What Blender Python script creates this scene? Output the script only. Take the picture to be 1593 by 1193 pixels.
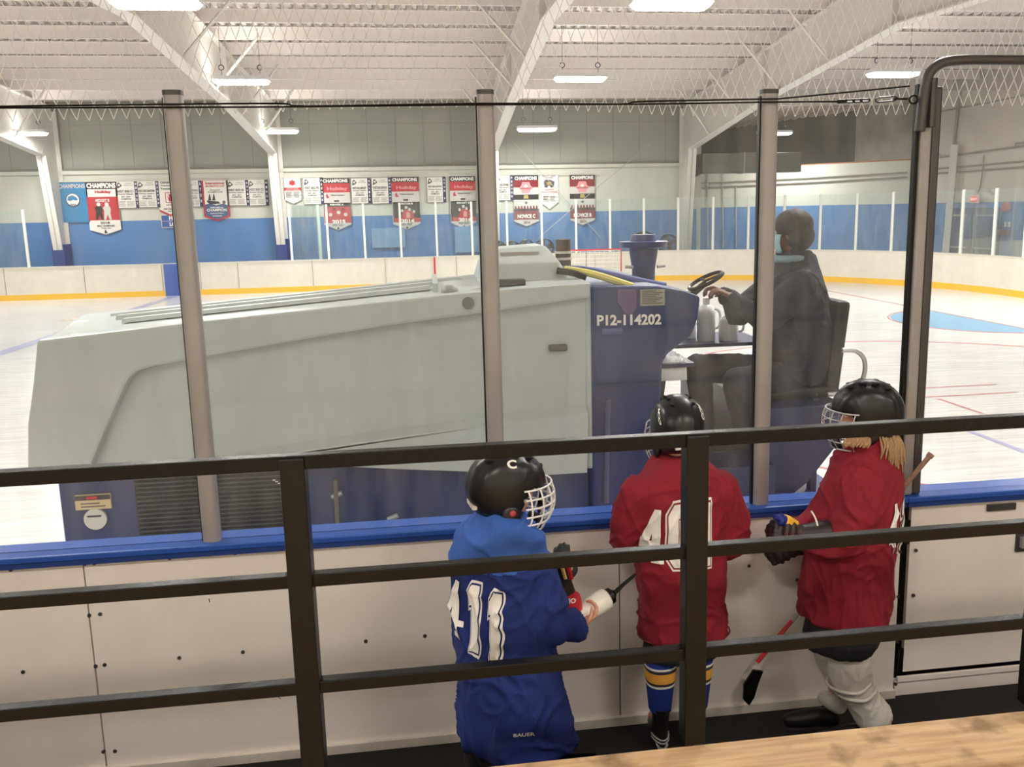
import bpy, bmesh, math, random
from mathutils import Vector, Matrix, noise
from mathutils.bvhtree import BVHTree
random.seed(7)
PI = math.pi
for o in list(bpy.data.objects):
    bpy.data.objects.remove(o)
SC = bpy.context.scene
COL = SC.collection

# ------------------------------------------------------------------ camera
F_PX, PX, PY = 1324.8, 845.7, 553.3
CR = Vector((0.990693, -0.134649, -0.019913))
CU = Vector((0.042029, 0.163467, 0.985653))
CF = Vector((0.129462, 0.977317, -0.167605))
CC = Vector((0.0, -3.836, 2.5516))
cam_d = bpy.data.cameras.new('camera')
cam_d.sensor_width = 36.0
cam_d.lens = 36.0 * F_PX / 1593.0
cam_d.shift_x = -(PX - 796.5) / 1593.0
cam_d.shift_y = -(596.5 - PY) / 1593.0
cam_d.clip_start = 0.05
cam_d.clip_end = 200
cam = bpy.data.objects.new('camera', cam_d)
COL.objects.link(cam)
mw = Matrix((CR, CU, -CF)).transposed().to_4x4()
mw.translation = CC
cam.matrix_world = mw
SC.camera = cam

# ------------------------------------------------------------------ view, world
SC.view_settings.view_transform = 'Standard'
SC.view_settings.look = 'None'
SC.view_settings.exposure = 0.4
SC.view_settings.gamma = 1.0
SC.view_settings.use_curve_mapping = False
wd = bpy.data.worlds.new('world')
SC.world = wd
wd.use_nodes = True
wd.node_tree.nodes['Background'].inputs[0].default_value = (0.9, 0.95, 1.0, 1)
wd.node_tree.nodes['Background'].inputs[1].default_value = 0.05
SC.cycles.transparent_max_bounces = 24
SC.cycles.max_bounces = 8
SC.cycles.diffuse_bounces = 4

# ------------------------------------------------------------------ lamps of the arena
def area(name, loc, sx, sy, power, col, parent=None, rx=0.0, ry=0.0):
    l = bpy.data.lights.new(name, 'AREA')
    l.shape = 'RECTANGLE'; l.size = sx; l.size_y = sy
    l.energy = power; l.color = col
    o = bpy.data.objects.new(name, l)
    o.location = loc
    o.rotation_euler = (rx, ry, 0)
    COL.objects.link(o)
    if parent is not None:
        o.parent = parent
        o.location = Vector(loc) - parent.location
    return o
LAMP_POWER = 205.0
LAMP_COL = (1.0, 0.97, 0.93)
STAND_FILL_POWER = 205.0
UP_POWER = 16.0
STAND_FILL_COL = (1.0, 0.92, 0.85)

# ------------------------------------------------------------------ helpers
def spot(x, y, X=None, Y=None, Z=None):
    """where a line of sight meets the plane X, Y or Z = const (metres)"""
    d = CR * ((x - PX) / F_PX) - CU * ((y - PY) / F_PX) + CF
    if X is not None: t = (X - CC.x) / d.x
    elif Y is not None: t = (Y - CC.y) / d.y
    else: t = (Z - CC.z) / d.z
    return CC + d * t

def lin(c):
    return c / 12.92 if c <= 0.04045 else ((c + 0.055) / 1.055) ** 2.4
def rgb(r, g, b):
    return (lin(r / 255), lin(g / 255), lin(b / 255), 1)

MATS = {}
def mat(name, col, rough=0.6, metal=0.0, var=0.0, scale=8.0, bump=0.0, bscale=60.0, emit=0.0, spec=0.5, stretch=None, coat=0.0):
    if name in MATS: return MATS[name]
    m = bpy.data.materials.new(name); MATS[name] = m
    m.use_nodes = True
    nt = m.node_tree; N = nt.nodes; L = nt.links
    b = N['Principled BSDF']
    b.inputs['Base Color'].default_value = col
    b.inputs['Roughness'].default_value = rough
    b.inputs['Metallic'].default_value = metal
    b.inputs['Specular IOR Level'].default_value = spec
    if coat: b.inputs['Coat Weight'].default_value = coat
    if emit:
        b.inputs['Emission Color'].default_value = col
        b.inputs['Emission Strength'].default_value = emit
    if var or bump:
        tc = N.new('ShaderNodeTexCoord')
        mp = N.new('ShaderNodeMapping')
        if stretch: mp.inputs['Scale'].default_value = stretch
        L.new(tc.outputs['Object'], mp.inputs[0])
    if var:
        n = N.new('ShaderNodeTexNoise'); n.inputs['Scale'].default_value = scale
        n.inputs['Detail'].default_value = 6
        L.new(mp.outputs[0], n.inputs['Vector'])
        mr = N.new('ShaderNodeMapRange')
        mr.inputs[1].default_value = 0.3; mr.inputs[2].default_value = 0.7
        mr.inputs[3].default_value = 1 - var; mr.inputs[4].default_value = 1 + var * 0.6
        L.new(n.outputs['Fac'], mr.inputs[0])
        mx = N.new('ShaderNodeMix'); mx.data_type = 'RGBA'; mx.blend_type = 'MULTIPLY'
        mx.inputs[0].default_value = 1.0
        mx.inputs[6].default_value = col
        L.new(mr.outputs[0], mx.inputs[7])
        L.new(mx.outputs[2], b.inputs['Base Color'])
    if bump:
        n2 = N.new('ShaderNodeTexNoise'); n2.inputs['Scale'].default_value = bscale
        n2.inputs['Detail'].default_value = 4
        L.new(mp.outputs[0], n2.inputs['Vector'])
        bp = N.new('ShaderNodeBump'); bp.inputs['Strength'].default_value = bump
        bp.inputs['Distance'].default_value = 0.01
        L.new(n2.outputs['Fac'], bp.inputs['Height'])
        L.new(bp.outputs[0], b.inputs['Normal'])
    return m

def glass_mat(name, tint, refl, haze):
    m = bpy.data.materials.new(name); MATS[name] = m
    m.use_nodes = True
    nt = m.node_tree; N = nt.nodes; L = nt.links
    N.remove(N['Principled BSDF'])
    out = N['Material Output']
    tr = N.new('ShaderNodeBsdfTransparent'); tr.inputs[0].default_value = tint
    gl = N.new('ShaderNodeBsdfGlossy'); gl.inputs['Roughness'].default_value = 0.03
    df = N.new('ShaderNodeBsdfDiffuse'); df.inputs[0].default_value = (0.8, 0.82, 0.8, 1)
    fr = N.new('ShaderNodeFresnel'); fr.inputs[0].default_value = 1.45
    mu = N.new('ShaderNodeMath'); mu.operation = 'MULTIPLY'; mu.inputs[1].default_value = refl
    L.new(fr.outputs[0], mu.inputs[0])
    m1 = N.new('ShaderNodeMixShader'); L.new(mu.outputs[0], m1.inputs[0])
    L.new(tr.outputs[0], m1.inputs[1]); L.new(gl.outputs[0], m1.inputs[2])
    tc = N.new('ShaderNodeTexCoord'); mp = N.new('ShaderNodeMapping')
    mp.inputs['Scale'].default_value = (6, 6, 1.2)
    L.new(tc.outputs['Object'], mp.inputs[0])
    n = N.new('ShaderNodeTexNoise'); n.inputs['Scale'].default_value = 1.5; n.inputs['Detail'].default_value = 3
    L.new(mp.outputs[0], n.inputs['Vector'])
    mr = N.new('ShaderNodeMapRange'); mr.inputs[1].default_value = 0.35; mr.inputs[2].default_value = 0.75
    mr.inputs[3].default_value = haze * 0.4; mr.inputs[4].default_value = haze * 1.6
    L.new(n.outputs['Fac'], mr.inputs[0])
    m2 = N.new('ShaderNodeMixShader'); L.new(mr.outputs[0], m2.inputs[0])
    L.new(m1.outputs[0], m2.inputs[1]); L.new(df.outputs[0], m2.inputs[2])
    L.new(m2.outputs[0], out.inputs[0])
    return m

# --- bmesh shape makers (world coordinates)
def box(bm, lo, hi, R=None, piv=None):
    vs = []
    for z in (lo[2], hi[2]):
        for x, y in ((lo[0], lo[1]), (hi[0], lo[1]), (hi[0], hi[1]), (lo[0], hi[1])):
            p = Vector((x, y, z))
            if R is not None: p = R @ (p - piv) + piv
            vs.append(bm.verts.new(p))
    for f in ((3, 2, 1, 0), (4, 5, 6, 7), (0, 1, 5, 4), (1, 2, 6, 5), (2, 3, 7, 6), (3, 0, 4, 7)):
        bm.faces.new([vs[i] for i in f])
    return vs

def basis(d):
    d = d.normalized()
    a = Vector((0, 0, 1)) if abs(d.z) < 0.9 else Vector((1, 0, 0))
    u = d.cross(a).normalized()
    return u, d.cross(u).normalized()

def loft(bm, rings, cap=True, closed=False):
    R = [[bm.verts.new(p) for p in r] for r in rings]
    n = len(R[0])
    rng = range(len(R) if closed else len(R) - 1)
    for i in rng:
        a, b = R[i], R[(i + 1) % len(R)]
        for k in range(n):
            bm.faces.new((a[k], a[(k + 1) % n], b[(k + 1) % n], b[k]))
    if cap and not closed:
        bm.faces.new(list(reversed(R[0]))); bm.faces.new(R[-1])

def tube(bm, pts, r, n=8, closed=False):
    pts = [Vector(p) for p in pts]
    rings = []
    m = len(pts)
    u = None
    for i, p in enumerate(pts):
        if closed: d = pts[(i + 1) % m] - pts[i - 1]
        elif i == 0: d = pts[1] - p
        elif i == m - 1: d = p - pts[-2]
        else: d = (pts[i + 1] - pts[i - 1])
        d.normalize()
        if u is None: u, _ = basis(d)
        u = (u - d * u.dot(d)).normalized()
        v = d.cross(u)
        rr = r[i] if isinstance(r, (list, tuple)) else r
        rings.append([p + u * (rr * math.cos(2 * PI * k / n)) + v * (rr * math.sin(2 * PI * k / n)) for k in range(n)])
    loft(bm, rings, closed=closed)

def curve_pts(pts, k=6):
    """smooth path through points"""
    P = [Vector(p) for p in pts]; out = []
    for i in range(len(P) - 1):
        p0 = P[max(i - 1, 0)]; p1 = P[i]; p2 = P[i + 1]; p3 = P[min(i + 2, len(P) - 1)]
        for j in range(k):
            t = j / k
            out.append(0.5 * ((2 * p1) + (p2 - p0) * t + (2 * p0 - 5 * p1 + 4 * p2 - p3) * t * t + (3 * p1 - p0 - 3 * p2 + p3) * t ** 3))
    out.append(P[-1]); return out

def prism(bm, poly, y0, y1):
    """extrude an (x,z) outline from y0 to y1"""
    a = [bm.verts.new((p[0], y0, p[1])) for p in poly]
    b = [bm.verts.new((p[0], y1, p[1])) for p in poly]
    n = len(poly)
    bm.faces.new(a); bm.faces.new(list(reversed(b)))
    for i in range(n):
        bm.faces.new((a[i], b[i], b[(i + 1) % n], a[(i + 1) % n]))

def ball(bm, c, r, seg=16, rings=10, R=None):
    c = Vector(c)
    r = Vector(r) if hasattr(r, '__len__') else Vector((r, r, r))
    M = Matrix.Diagonal((r.x, r.y, r.z)).to_4x4()
    if R is not None: M = R.to_4x4() @ M
    M = Matrix.Translation(c) @ M
    bmesh.ops.create_uvsphere(bm, u_segments=seg, v_segments=rings, radius=1.0, matrix=M)

def limb(bm, pts, n=14):
    """closed tapered segments with balls at the joints; pts = [(point, radius)]"""
    for i, (p, r) in enumerate(pts):
        ball(bm, p, r, 14, 8)
        if i:
            p0, r0 = pts[i - 1]
            tube(bm, [p0, p], [r0, r], n)

def mesh_of(name, bm):
    bmesh.ops.recalc_face_normals(bm, faces=bm.faces[:])
    me = bpy.data.meshes.new(name); bm.to_mesh(me); bm.free()
    return me

def obj(name, bm, m, parent=None, smooth=False, bevel=0.0, origin=None, mesh=None):
    me = mesh if mesh is not None else mesh_of(name, bm)
    if parent is not None and origin is None: origin = Vector((0, 0, 0)); base = wpos(parent)
    else: base = None
    if parent is not None:
        off = base
    else:
        if origin is None:
            xs = [v.co for v in me.vertices]
            origin = Vector(((min(c.x for c in xs) + max(c.x for c in xs)) / 2, (min(c.y for c in xs) + max(c.y for c in xs)) / 2, min(c.z for c in xs)))
        off = Vector(origin)
    me.transform(Matrix.Translation(-off))
    if m is not None:
        for mm in (m if isinstance(m, (list, tuple)) else [m]): me.materials.append(mm)
    if smooth:
        for p in me.polygons: p.use_smooth = True
        if smooth != 'all': me.set_sharp_from_angle(angle=math.radians(40))
    o = bpy.data.objects.new(name, me); COL.objects.link(o)
    if parent is not None: o.parent = parent
    else: o.location = off
    if bevel:
        b = o.modifiers.new('bevel', 'BEVEL'); b.width = bevel; b.segments = 2; b.limit_method = 'ANGLE'
    return o

def wpos(o):
    p = Vector((0, 0, 0))
    while o is not None:
        p += o.location; o = o.parent
    return p

def tag(o, label=None, cat=None, group=None, kind=None):
    if label: o['label'] = label
    if cat: o['category'] = cat
    if group: o['group'] = group
    if kind: o['kind'] = kind
    return o

def thing(name, label, cat, loc, group=None):
    o = bpy.data.objects.new(name, None); COL.objects.link(o)
    o.location = loc; o.empty_display_size = 0.1
    return tag(o, label, cat, group)

def struct(name, bm, m, parent=None, **k):
    o = obj(name, bm, m, parent, **k)
    if parent is None: o['kind'] = 'structure'
    return o

def fused(bm, voxel=0.01, smooth=4, fold=0.0, fscale=6.0):
    """melt overlapping closed shapes into one continuous surface"""
    me = mesh_of('tmp', bm)
    o = bpy.data.objects.new('tmp', me); COL.objects.link(o)
    r = o.modifiers.new('r', 'REMESH'); r.mode = 'VOXEL'; r.voxel_size = voxel
    s = o.modifiers.new('s', 'SMOOTH'); s.iterations = smooth; s.factor = 0.6
    dg = bpy.context.evaluated_depsgraph_get()
    out = bpy.data.meshes.new_from_object(o.evaluated_get(dg))
    bpy.data.objects.remove(o)
    if fold:
        nn = [v.normal.copy() for v in out.vertices]
        for v, n in zip(out.vertices, nn):
            c = v.co
            a = noise.noise(Vector((c.x * fscale * 2.2, c.y * fscale * 2.2, c.z * fscale * 0.8)))
            w_ = 0.25 * noise.noise(Vector((c.x * 4, c.y * 4, c.z * 4 + 5)))
            r1 = 1 - abs(noise.noise(Vector(((c.x + w_) * fscale * 1.6 + c.z * fscale * 0.9, (c.y + w_) * fscale * 1.6, c.z * fscale * 0.7 + 3)))) * 2.2
            r2 = 1 - abs(noise.noise(Vector(((c.x - w_) * fscale * 1.5 - c.z * fscale * 1.1 + 11, (c.y + w_) * fscale * 1.5, c.z * fscale * 0.9)))) * 2.2
            v.co = c + n * (fold * (a * 0.8 + 0.55 * max(0, r1) ** 3 + 0.45 * max(0, r2) ** 3 - 0.25))
    for p in out.polygons: p.use_smooth = True
    out.materials.clear()
    return out

TXT = {}
def text_shape(s, bold=0.02):
    k = (s, bold)
    if k not in TXT:
        cu = bpy.data.curves.new('t', 'FONT'); cu.body = s; cu.size = 1.0; cu.offset = bold
        cu.align_x = 'LEFT'; cu.resolution_u = 3
        o = bpy.data.objects.new('t', cu)
        me = bpy.data.meshes.new_from_object(o)
        vs = [v.co.copy() for v in me.vertices]; fs = [tuple(p.vertices) for p in me.polygons]
        x0 = min(v.x for v in vs); x1 = max(v.x for v in vs); y0 = min(v.y for v in vs); y1 = max(v.y for v in vs)
        TXT[k] = ([((v.x - x0) / (x1 - x0), (v.y - y0) / (y1 - y0)) for v in vs], fs)
        bpy.data.objects.remove(o); bpy.data.meshes.remove(me)
    return TXT[k]
def put_text(bm, s, O, U, V, bold=0.02):
    """lettering stretched over the parallelogram O, O+U, O+V"""
    vs, fs = text_shape(s, bold)
    O = Vector(O); U = Vector(U); V = Vector(V)
    b = [bm.verts.new(O + U * u + V * v) for u, v in vs]
    for f in fs:
        try: bm.faces.new([b[i] for i in f])
        except ValueError: pass

# ------------------------------------------------------------------ shared materials
M_ICEWHITE = mat('board_white', rgb(224, 218, 204), 0.45, var=0.05, scale=5)
M_NEARBOARD = mat('board_near', rgb(240, 232, 224), 0.5, var=0.05, scale=3, bump=0.05, bscale=90)
M_BLUE = mat('cap_blue', rgb(38, 84, 172), 0.35, var=0.1, scale=6)
M_YELLOW = mat('kick_yellow', rgb(238, 186, 40), 0.4)
M_RED = mat('red_paint', rgb(200, 32, 44), 0.45)
M_STEELW = mat('steel_white', rgb(222, 218, 210), 0.5, var=0.04)
M_BLACK = mat('black_metal', rgb(9, 9, 9), 0.36, var=0.2, scale=30, spec=0.35)
M_RAIL = mat('rail_paint', rgb(8, 8, 8), 0.27, spec=0.3, bump=0.15, bscale=140)
M_GREY = mat('grey_metal', rgb(164, 161, 160), 0.38, metal=0.25, var=0.1, scale=4)
M_DGREY = mat('dark_grey_metal', rgb(84, 82, 82), 0.4, metal=0.5, var=0.12, scale=5)
M_POSTW = mat('post_white', rgb(238, 236, 228), 0.4)
M_GLASS = glass_mat('near_glass', (0.985, 0.993, 0.987, 1), 0.35, 0.05)
M_GLASSF = glass_mat('far_glass', (0.93, 0.97, 0.965, 1), 0.4, 0.05)
M_RUBBER = mat('black_rubber', rgb(22, 20, 19), 0.8, var=0.3, scale=40)
M_TXTDARK = mat('print_dark', rgb(52, 52, 60), 0.7)
M_TXTWHITE = mat('print_white', rgb(240, 238, 232), 0.6)
# =================================================================== THE ARENA SHELL
# ice
def ice_material():
    m = bpy.data.materials.new('ice'); m.use_nodes = True
    nt = m.node_tree; N = nt.nodes; L = nt.links
    b = N['Principled BSDF']
    b.inputs['Roughness'].default_value = 0.22
    b.inputs['Specular IOR Level'].default_value = 0.35
    tc = N.new('ShaderNodeTexCoord')
    n1 = N.new('ShaderNodeTexNoise'); n1.inputs['Scale'].default_value = 0.35; n1.inputs['Detail'].default_value = 5
    mp = N.new('ShaderNodeMapping'); mp.inputs['Rotation'].default_value = (0, 0, 0.5); mp.inputs['Scale'].default_value = (1, 9, 1)
    n2 = N.new('ShaderNodeTexNoise'); n2.inputs['Scale'].default_value = 1.6; n2.inputs['Detail'].default_value = 9
    mp3 = N.new('ShaderNodeMapping'); mp3.inputs['Rotation'].default_value = (0, 0, -0.25); mp3.inputs['Scale'].default_value = (1, 14, 1)
    n3 = N.new('ShaderNodeTexNoise'); n3.inputs['Scale'].default_value = 1.1; n3.inputs['Detail'].default_value = 9
    L.new(tc.outputs['Object'], n1.inputs['Vector'])
    L.new(tc.outputs['Object'], mp.inputs[0]); L.new(mp.outputs[0], n2.inputs['Vector'])
    L.new(tc.outputs['Object'], mp3.inputs[0]); L.new(mp3.outputs[0], n3.inputs['Vector'])
    ad = N.new('ShaderNodeMath'); ad.operation = 'ADD'
    L.new(n2.outputs['Fac'], ad.inputs[0]); L.new(n3.outputs['Fac'], ad.inputs[1])
    ad2 = N.new('ShaderNodeMath'); ad2.operation = 'MULTIPLY_ADD'; ad2.inputs[1].default_value = 0.6
    L.new(n1.outputs['Fac'], ad2.inputs[0]); L.new(ad.outputs[0], ad2.inputs[2])
    cr = N.new('ShaderNodeValToRGB')
    cr.color_ramp.elements[0].position = 0.55; cr.color_ramp.elements[0].color = (0.60, 0.59, 0.58, 1)
    cr.color_ramp.elements[1].position = 0.85; cr.color_ramp.elements[1].color = (0.80, 0.79, 0.78, 1)
    dv = N.new('ShaderNodeMath'); dv.operation = 'DIVIDE'; dv.inputs[1].default_value = 2.0
    L.new(ad2.outputs[0], dv.inputs[0]); L.new(dv.outputs[0], cr.inputs[0])
    L.new(cr.outputs[0], b.inputs['Base Color'])
    bp = N.new('ShaderNodeBump'); bp.inputs['Strength'].default_value = 0.12; bp.inputs['Distance'].default_value = 0.01
    L.new(n2.outputs['Fac'], bp.inputs['Height']); L.new(bp.outputs[0], b.inputs['Normal'])
    return m
CXR, R0 = 7.2, 8.5      # rink corner centre and radius
def corner(cx, cy, a0, a1, n, r=R0):
    return [(cx + r * math.cos(a0 + (a1 - a0) * i / n), cy + r * math.sin(a0 + (a1 - a0) * i / n)) for i in range(n + 1)]
bm = bmesh.new()
pts = [(-22, 0.12)] + corner(CXR, 8.5, -PI / 2, 0, 16, 8.4) + corner(CXR, 17.5, 0, PI / 2, 16) + [(-22, 26)]
bm.faces.new([bm.verts.new((x, y, 0)) for x, y in pts])
ICE = struct('ice', bm, ice_material(), origin=(0, 13, 0))
def strip(name, p0, p1, w, m, z=0.003):
    bm = bmesh.new()
    a = Vector((*p0, 0)); b = Vector((*p1, 0)); d = (b - a).normalized(); n = Vector((-d.y, d.x, 0)) * (w / 2)
    bm.faces.new([bm.verts.new(p + Vector((0, 0, z))) for p in (a - n, b - n, b + n, a + n)])
    return obj(name, bm, m, ICE)
M_LBLUE = mat('line_blue_ice', rgb(160, 162, 198), 0.3)
M_LRED = mat('line_red_ice', rgb(196, 130, 132), 0.3)
M_CREASE = mat('crease_ice', rgb(122, 172, 204), 0.3, var=0.06, scale=4)
strip('blue_line', (-8.42, 0.2), (-8.42, 25.95), 0.3, M_LBLUE)
strip('goal_line', (11.95, 1.5), (11.95, 24.4), 0.06, M_LRED)
bm = bmesh.new()
bm.faces.new([bm.verts.new((11.9 + 1.75 * math.cos(a), 13.25 + 1.95 * math.sin(a), 0.004)) for a in [PI / 2 + PI * i / 24 for i in range(25)]])
obj('goal_crease', bm, M_CREASE, ICE)
bm = bmesh.new()
tube(bm, [(11.9 + 1.8 * math.cos(a), 13.25 + 2.0 * math.sin(a), -0.008) for a in [PI / 2 + PI * i / 24 for i in range(25)]], 0.022, 6)
obj('crease_outline', bm, M_LRED, ICE)
strip('circle_hash', (6.72, 7.03), (7.9, 7.03), 0.05, M_LRED)
strip('circle_hash', (6.49, 6.49), (7.85, 6.51), 0.05, M_LRED)
strip('circle_hash', (6.6, 6.38), (6.64, 5.5), 0.05, M_LRED)
strip('circle_hash', (5.98, 4.9), (6.02, 3.6), 0.08, M_LBLUE)
bm = bmesh.new()
tube(bm, [(7.2 + 4.5 * math.cos(a), 6.7 + 4.5 * math.sin(a), -0.012) for a in [2 * PI * i / 48 for i in range(48)]], 0.025, 6, closed=True)
obj('faceoff_circle', bm, M_LRED, ICE)
bm = bmesh.new()
bm.faces.new([bm.verts.new((-9.3 + 0.3 * math.cos(a), 19.8 + 0.3 * math.sin(a), 0.003)) for a in [2 * PI * i / 24 for i in range(24)]])
obj('faceoff_dot', bm, mat('dot_ice', rgb(214, 196, 186), 0.4), ICE)

# floors
bm = bmesh.new(); box(bm, (-9, -1.34, -0.2), (9, 0.13, 0.0))
struct('floor', bm, M_RUBBER)
bm = bmesh.new(); box(bm, (-23, -1.0, -0.3), (26, 40, -0.02))
struct('floor', bm, mat('concrete', rgb(120, 118, 114), 0.8, var=0.1))

# timber stand the railing is fixed to
def wood_material():
    m = bpy.data.materials.new('stand_timber'); m.use_nodes = True
    nt = m.node_tree; N = nt.nodes; L = nt.links
    b = N['Principled BSDF']; b.inputs['Roughness'].default_value = 0.65
    tc = N.new('ShaderNodeTexCoord'); mp = N.new('ShaderNodeMapping'); mp.inputs['Scale'].default_value = (1.3, 16, 3)
    n = N.new('ShaderNodeTexNoise'); n.inputs['Scale'].default_value = 3; n.inputs['Detail'].default_value = 8
    L.new(tc.outputs['Object'], mp.inputs[0]); L.new(mp.outputs[0], n.inputs['Vector'])
    n2 = N.new('ShaderNodeTexNoise'); n2.inputs['Scale'].default_value = 7; n2.inputs['Detail'].default_value = 6
    L.new(tc.outputs['Object'], n2.inputs['Vector'])
    cr = N.new('ShaderNodeValToRGB')
    cr.color_ramp.elements[0].position = 0.3; cr.color_ramp.elements[0].color = rgb(176, 142, 102)
    cr.color_ramp.elements[1].position = 0.7; cr.color_ramp.elements[1].color = rgb(206, 174, 132)
    L.new(n.outputs['Fac'], cr.inputs[0])
    cr2 = N.new('ShaderNodeValToRGB')
    cr2.color_ramp.elements[0].position = 0.28; cr2.color_ramp.elements[0].color = (0.35, 0.3, 0.27, 1)
    cr2.color_ramp.elements[1].position = 0.45; cr2.color_ramp.elements[1].color = (1, 1, 1, 1)
    L.new(n2.outputs['Fac'], cr2.inputs[0])
    mx = N.new('ShaderNodeMix'); mx.data_type = 'RGBA'; mx.blend_type = 'MULTIPLY'; mx.inputs[0].default_value = 0.8
    L.new(cr.outputs[0], mx.inputs[6]); L.new(cr2.outputs[0], mx.inputs[7]); L.new(mx.outputs[2], b.inputs['Base Color'])
    return m
bm = bmesh.new()
box(bm, (-9, -6.0, 0.70), (9, -1.33, 0.78))
struct('floor', bm, wood_material(), bevel=0.006)
bm = bmesh.new(); box(bm, (-9, -1.42, -0.02), (9, -1.34, 0.70))
struct('trim_1', bm, M_RUBBER)

# far wall (y = 28)
M_WBLUE = mat('wall_blue', rgb(70, 124, 184), 0.6, var=0.06, scale=1.5)
M_WWHITE = mat('wall_white', rgb(206, 206, 194), 0.7, var=0.04, scale=1.5)
M_WUP = mat('wall_upper', rgb(158, 160, 150), 0.7, var=0.05, scale=1)
M_SEAM = mat('seam', rgb(140, 140, 130), 0.8)
bm = bmesh.new(); box(bm, (-23, 28, 0), (10.2, 28.3, 2.5)); struct('wall_back', bm, M_WBLUE)
bm = bmesh.new(); box(bm, (-23, 28, 2.5), (10.2, 28.3, 4.12)); struct('wall_back', bm, M_WWHITE)
bm = bmesh.new(); box(bm, (-23, 28.12, 4.12), (10.2, 28.4, 7.0)); w = struct('wall_back', bm, M_WUP)
bm = bmesh.new()
for i in range(27):
    x = -17 + i * 1.0
    box(bm, (x, 28.11, 4.3), (x + 0.02, 28.122, 6.4))
box(bm, (-20, 28.11, 5.75), (10, 28.122, 5.765))
obj('panel_seam', bm, M_SEAM, w)
bm = bmesh.new(); box(bm, (-23, 27.9, 4.1), (10.2, 28.12, 4.22)); struct('trim_2', bm, M_WWHITE)
bm = bmesh.new(); box(bm, (-23, 27.95, 4.22), (10.2, 28.12, 4.3)); struct('ledge_shade', bm, mat('ledge_shadow', rgb(120, 120, 112), 0.8))  # shade along the ledge put in as a darker strip
# end of the building: slanting wall and side wall
def wall_seg(name, a, b, z0, z1, m, thick=0.25, push=0.0):
    a = Vector((*a, 0)); b = Vector((*b, 0)); d = (b - a).normalized(); n = Vector((-d.y, d.x, 0))   # n points away from the rink
    bm = bmesh.new()
    q = [a + n * push, b + n * push, b + n * (push + thick), a + n * (push + thick)]
    lo = [bm.verts.new(p + Vector((0, 0, z0))) for p in q]; hi = [bm.verts.new(p + Vector((0, 0, z1))) for p in q]
    bm.faces.new(lo); bm.faces.new(hi)
    for i in range(4): bm.faces.new((lo[i], lo[(i + 1) % 4], hi[(i + 1) % 4], hi[i]))
    return struct(name, bm, m)
WA, WB, WC = (10.4, 34.84), (18.45, 26.2), (19.3, 12.0)
wall_seg('wall_end', WA, WB, 0, 2.55, M_WBLUE)
wall_seg('wall_end', WA, WB, 2.55, 4.15, M_WWHITE)
M_DARKW = mat('recess_grey', rgb(96, 98, 96), 0.8, var=0.15, scale=1.2)
wall_seg('wall_end', (11.2, 38.0), (17.9, 30.6), 3.9, 7.6, M_DARKW)
wall_seg('wall_end', (17.85, 30.8), (18.5, 26.3), 4.1, 7.6, mat('recess_side', rgb(168, 166, 158), 0.8, var=0.15, scale=1.5))
wall_seg('trim_4', WA, WB, 4.15, 4.2, mat('brick_edge', rgb(168, 116, 88), 0.8), thick=2.6)
wall_seg('wall_side', WB, WC, 0, 2.55, M_WBLUE)
wall_seg('wall_side', WB, WC, 2.55, 7.6, mat('wall_side_white', rgb(212, 204, 194), 0.75, var=0.05, scale=1))
bm = bmesh.new(); box(bm, (10.1, 28.1, 0), (10.4, 35, 7)); struct('wall_return', bm, M_WWHITE)
# walls behind and beside the spectators, out of the frame, which close the hall
bm = bmesh.new(); box(bm, (-23.2, -7, -0.2), (-23, 28, 7.0)); struct('wall_left', bm, M_WWHITE)
bm = bmesh.new(); box(bm, (-23, -7.2, -0.2), (20, -7, 7.0)); struct('wall_front', bm, M_WWHITE)
wall_seg('wall_side', WC, (19.3, -7), 0, 7.6, MATS['wall_side_white'])

# roof: corrugated deck on purlins; ridge over the middle of the ice
ZE, SL = 6.55, 0.07
def roof_z(y):
    return ZE + SL * (28 - y) if y > 13 else ZE + SL * 15 - SL * (13 - y)
bm = bmesh.new()
prof = []
x = -23.0
while x < 26:
    prof += [(x, 0.0), (x + 0.09, 0.0), (x + 0.12, 0.09), (x + 0.23, 0.09)]
    x += 0.26
for y0, y1 in ((38.5, 13.0), (13.0, -7.1)):
    a = [bm.verts.new((px, y0, roof_z(y0) + 0.02 + h)) for px, h in prof]
    b = [bm.verts.new((px, y1, roof_z(y1) + 0.02 + h)) for px, h in prof]
    for i in range(len(prof) - 1): bm.faces.new((a[i], a[i + 1], b[i + 1], b[i]))
M_DECK = mat('deck_white', rgb(204, 197, 191), 0.6)
struct('ceiling', bm, M_DECK)
M_PURLIN = mat('purlin_white', rgb(240, 233, 227), 0.55, var=0.03, scale=1)
def purlin_y(i): return 27.75 - 1.45 * i
for i in range(0, 22):
    y = purlin_y(i); z = roof_z(y)
    bm = bmesh.new()
    box(bm, (-22.9, y - 0.01, z - 0.29), (18.4, y + 0.01, z))
    box(bm, (-22.9, y, z - 0.29), (18.4, y + 0.07, z - 0.275))
    box(bm, (-22.9, y - 0.07, z - 0.015), (18.4, y + 0.01, z))
    struct('purlin', bm, M_PURLIN)
bm = bmesh.new()
tube(bm, [(-22, 27.62, 6.36), (10, 27.62, 6.36)], 0.10, 12)
tag(obj('eave_duct', bm, mat('duct_grey', rgb(150, 150, 142), 0.5, var=0.1)), 'long grey round duct along the top of the far wall', 'duct')

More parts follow.
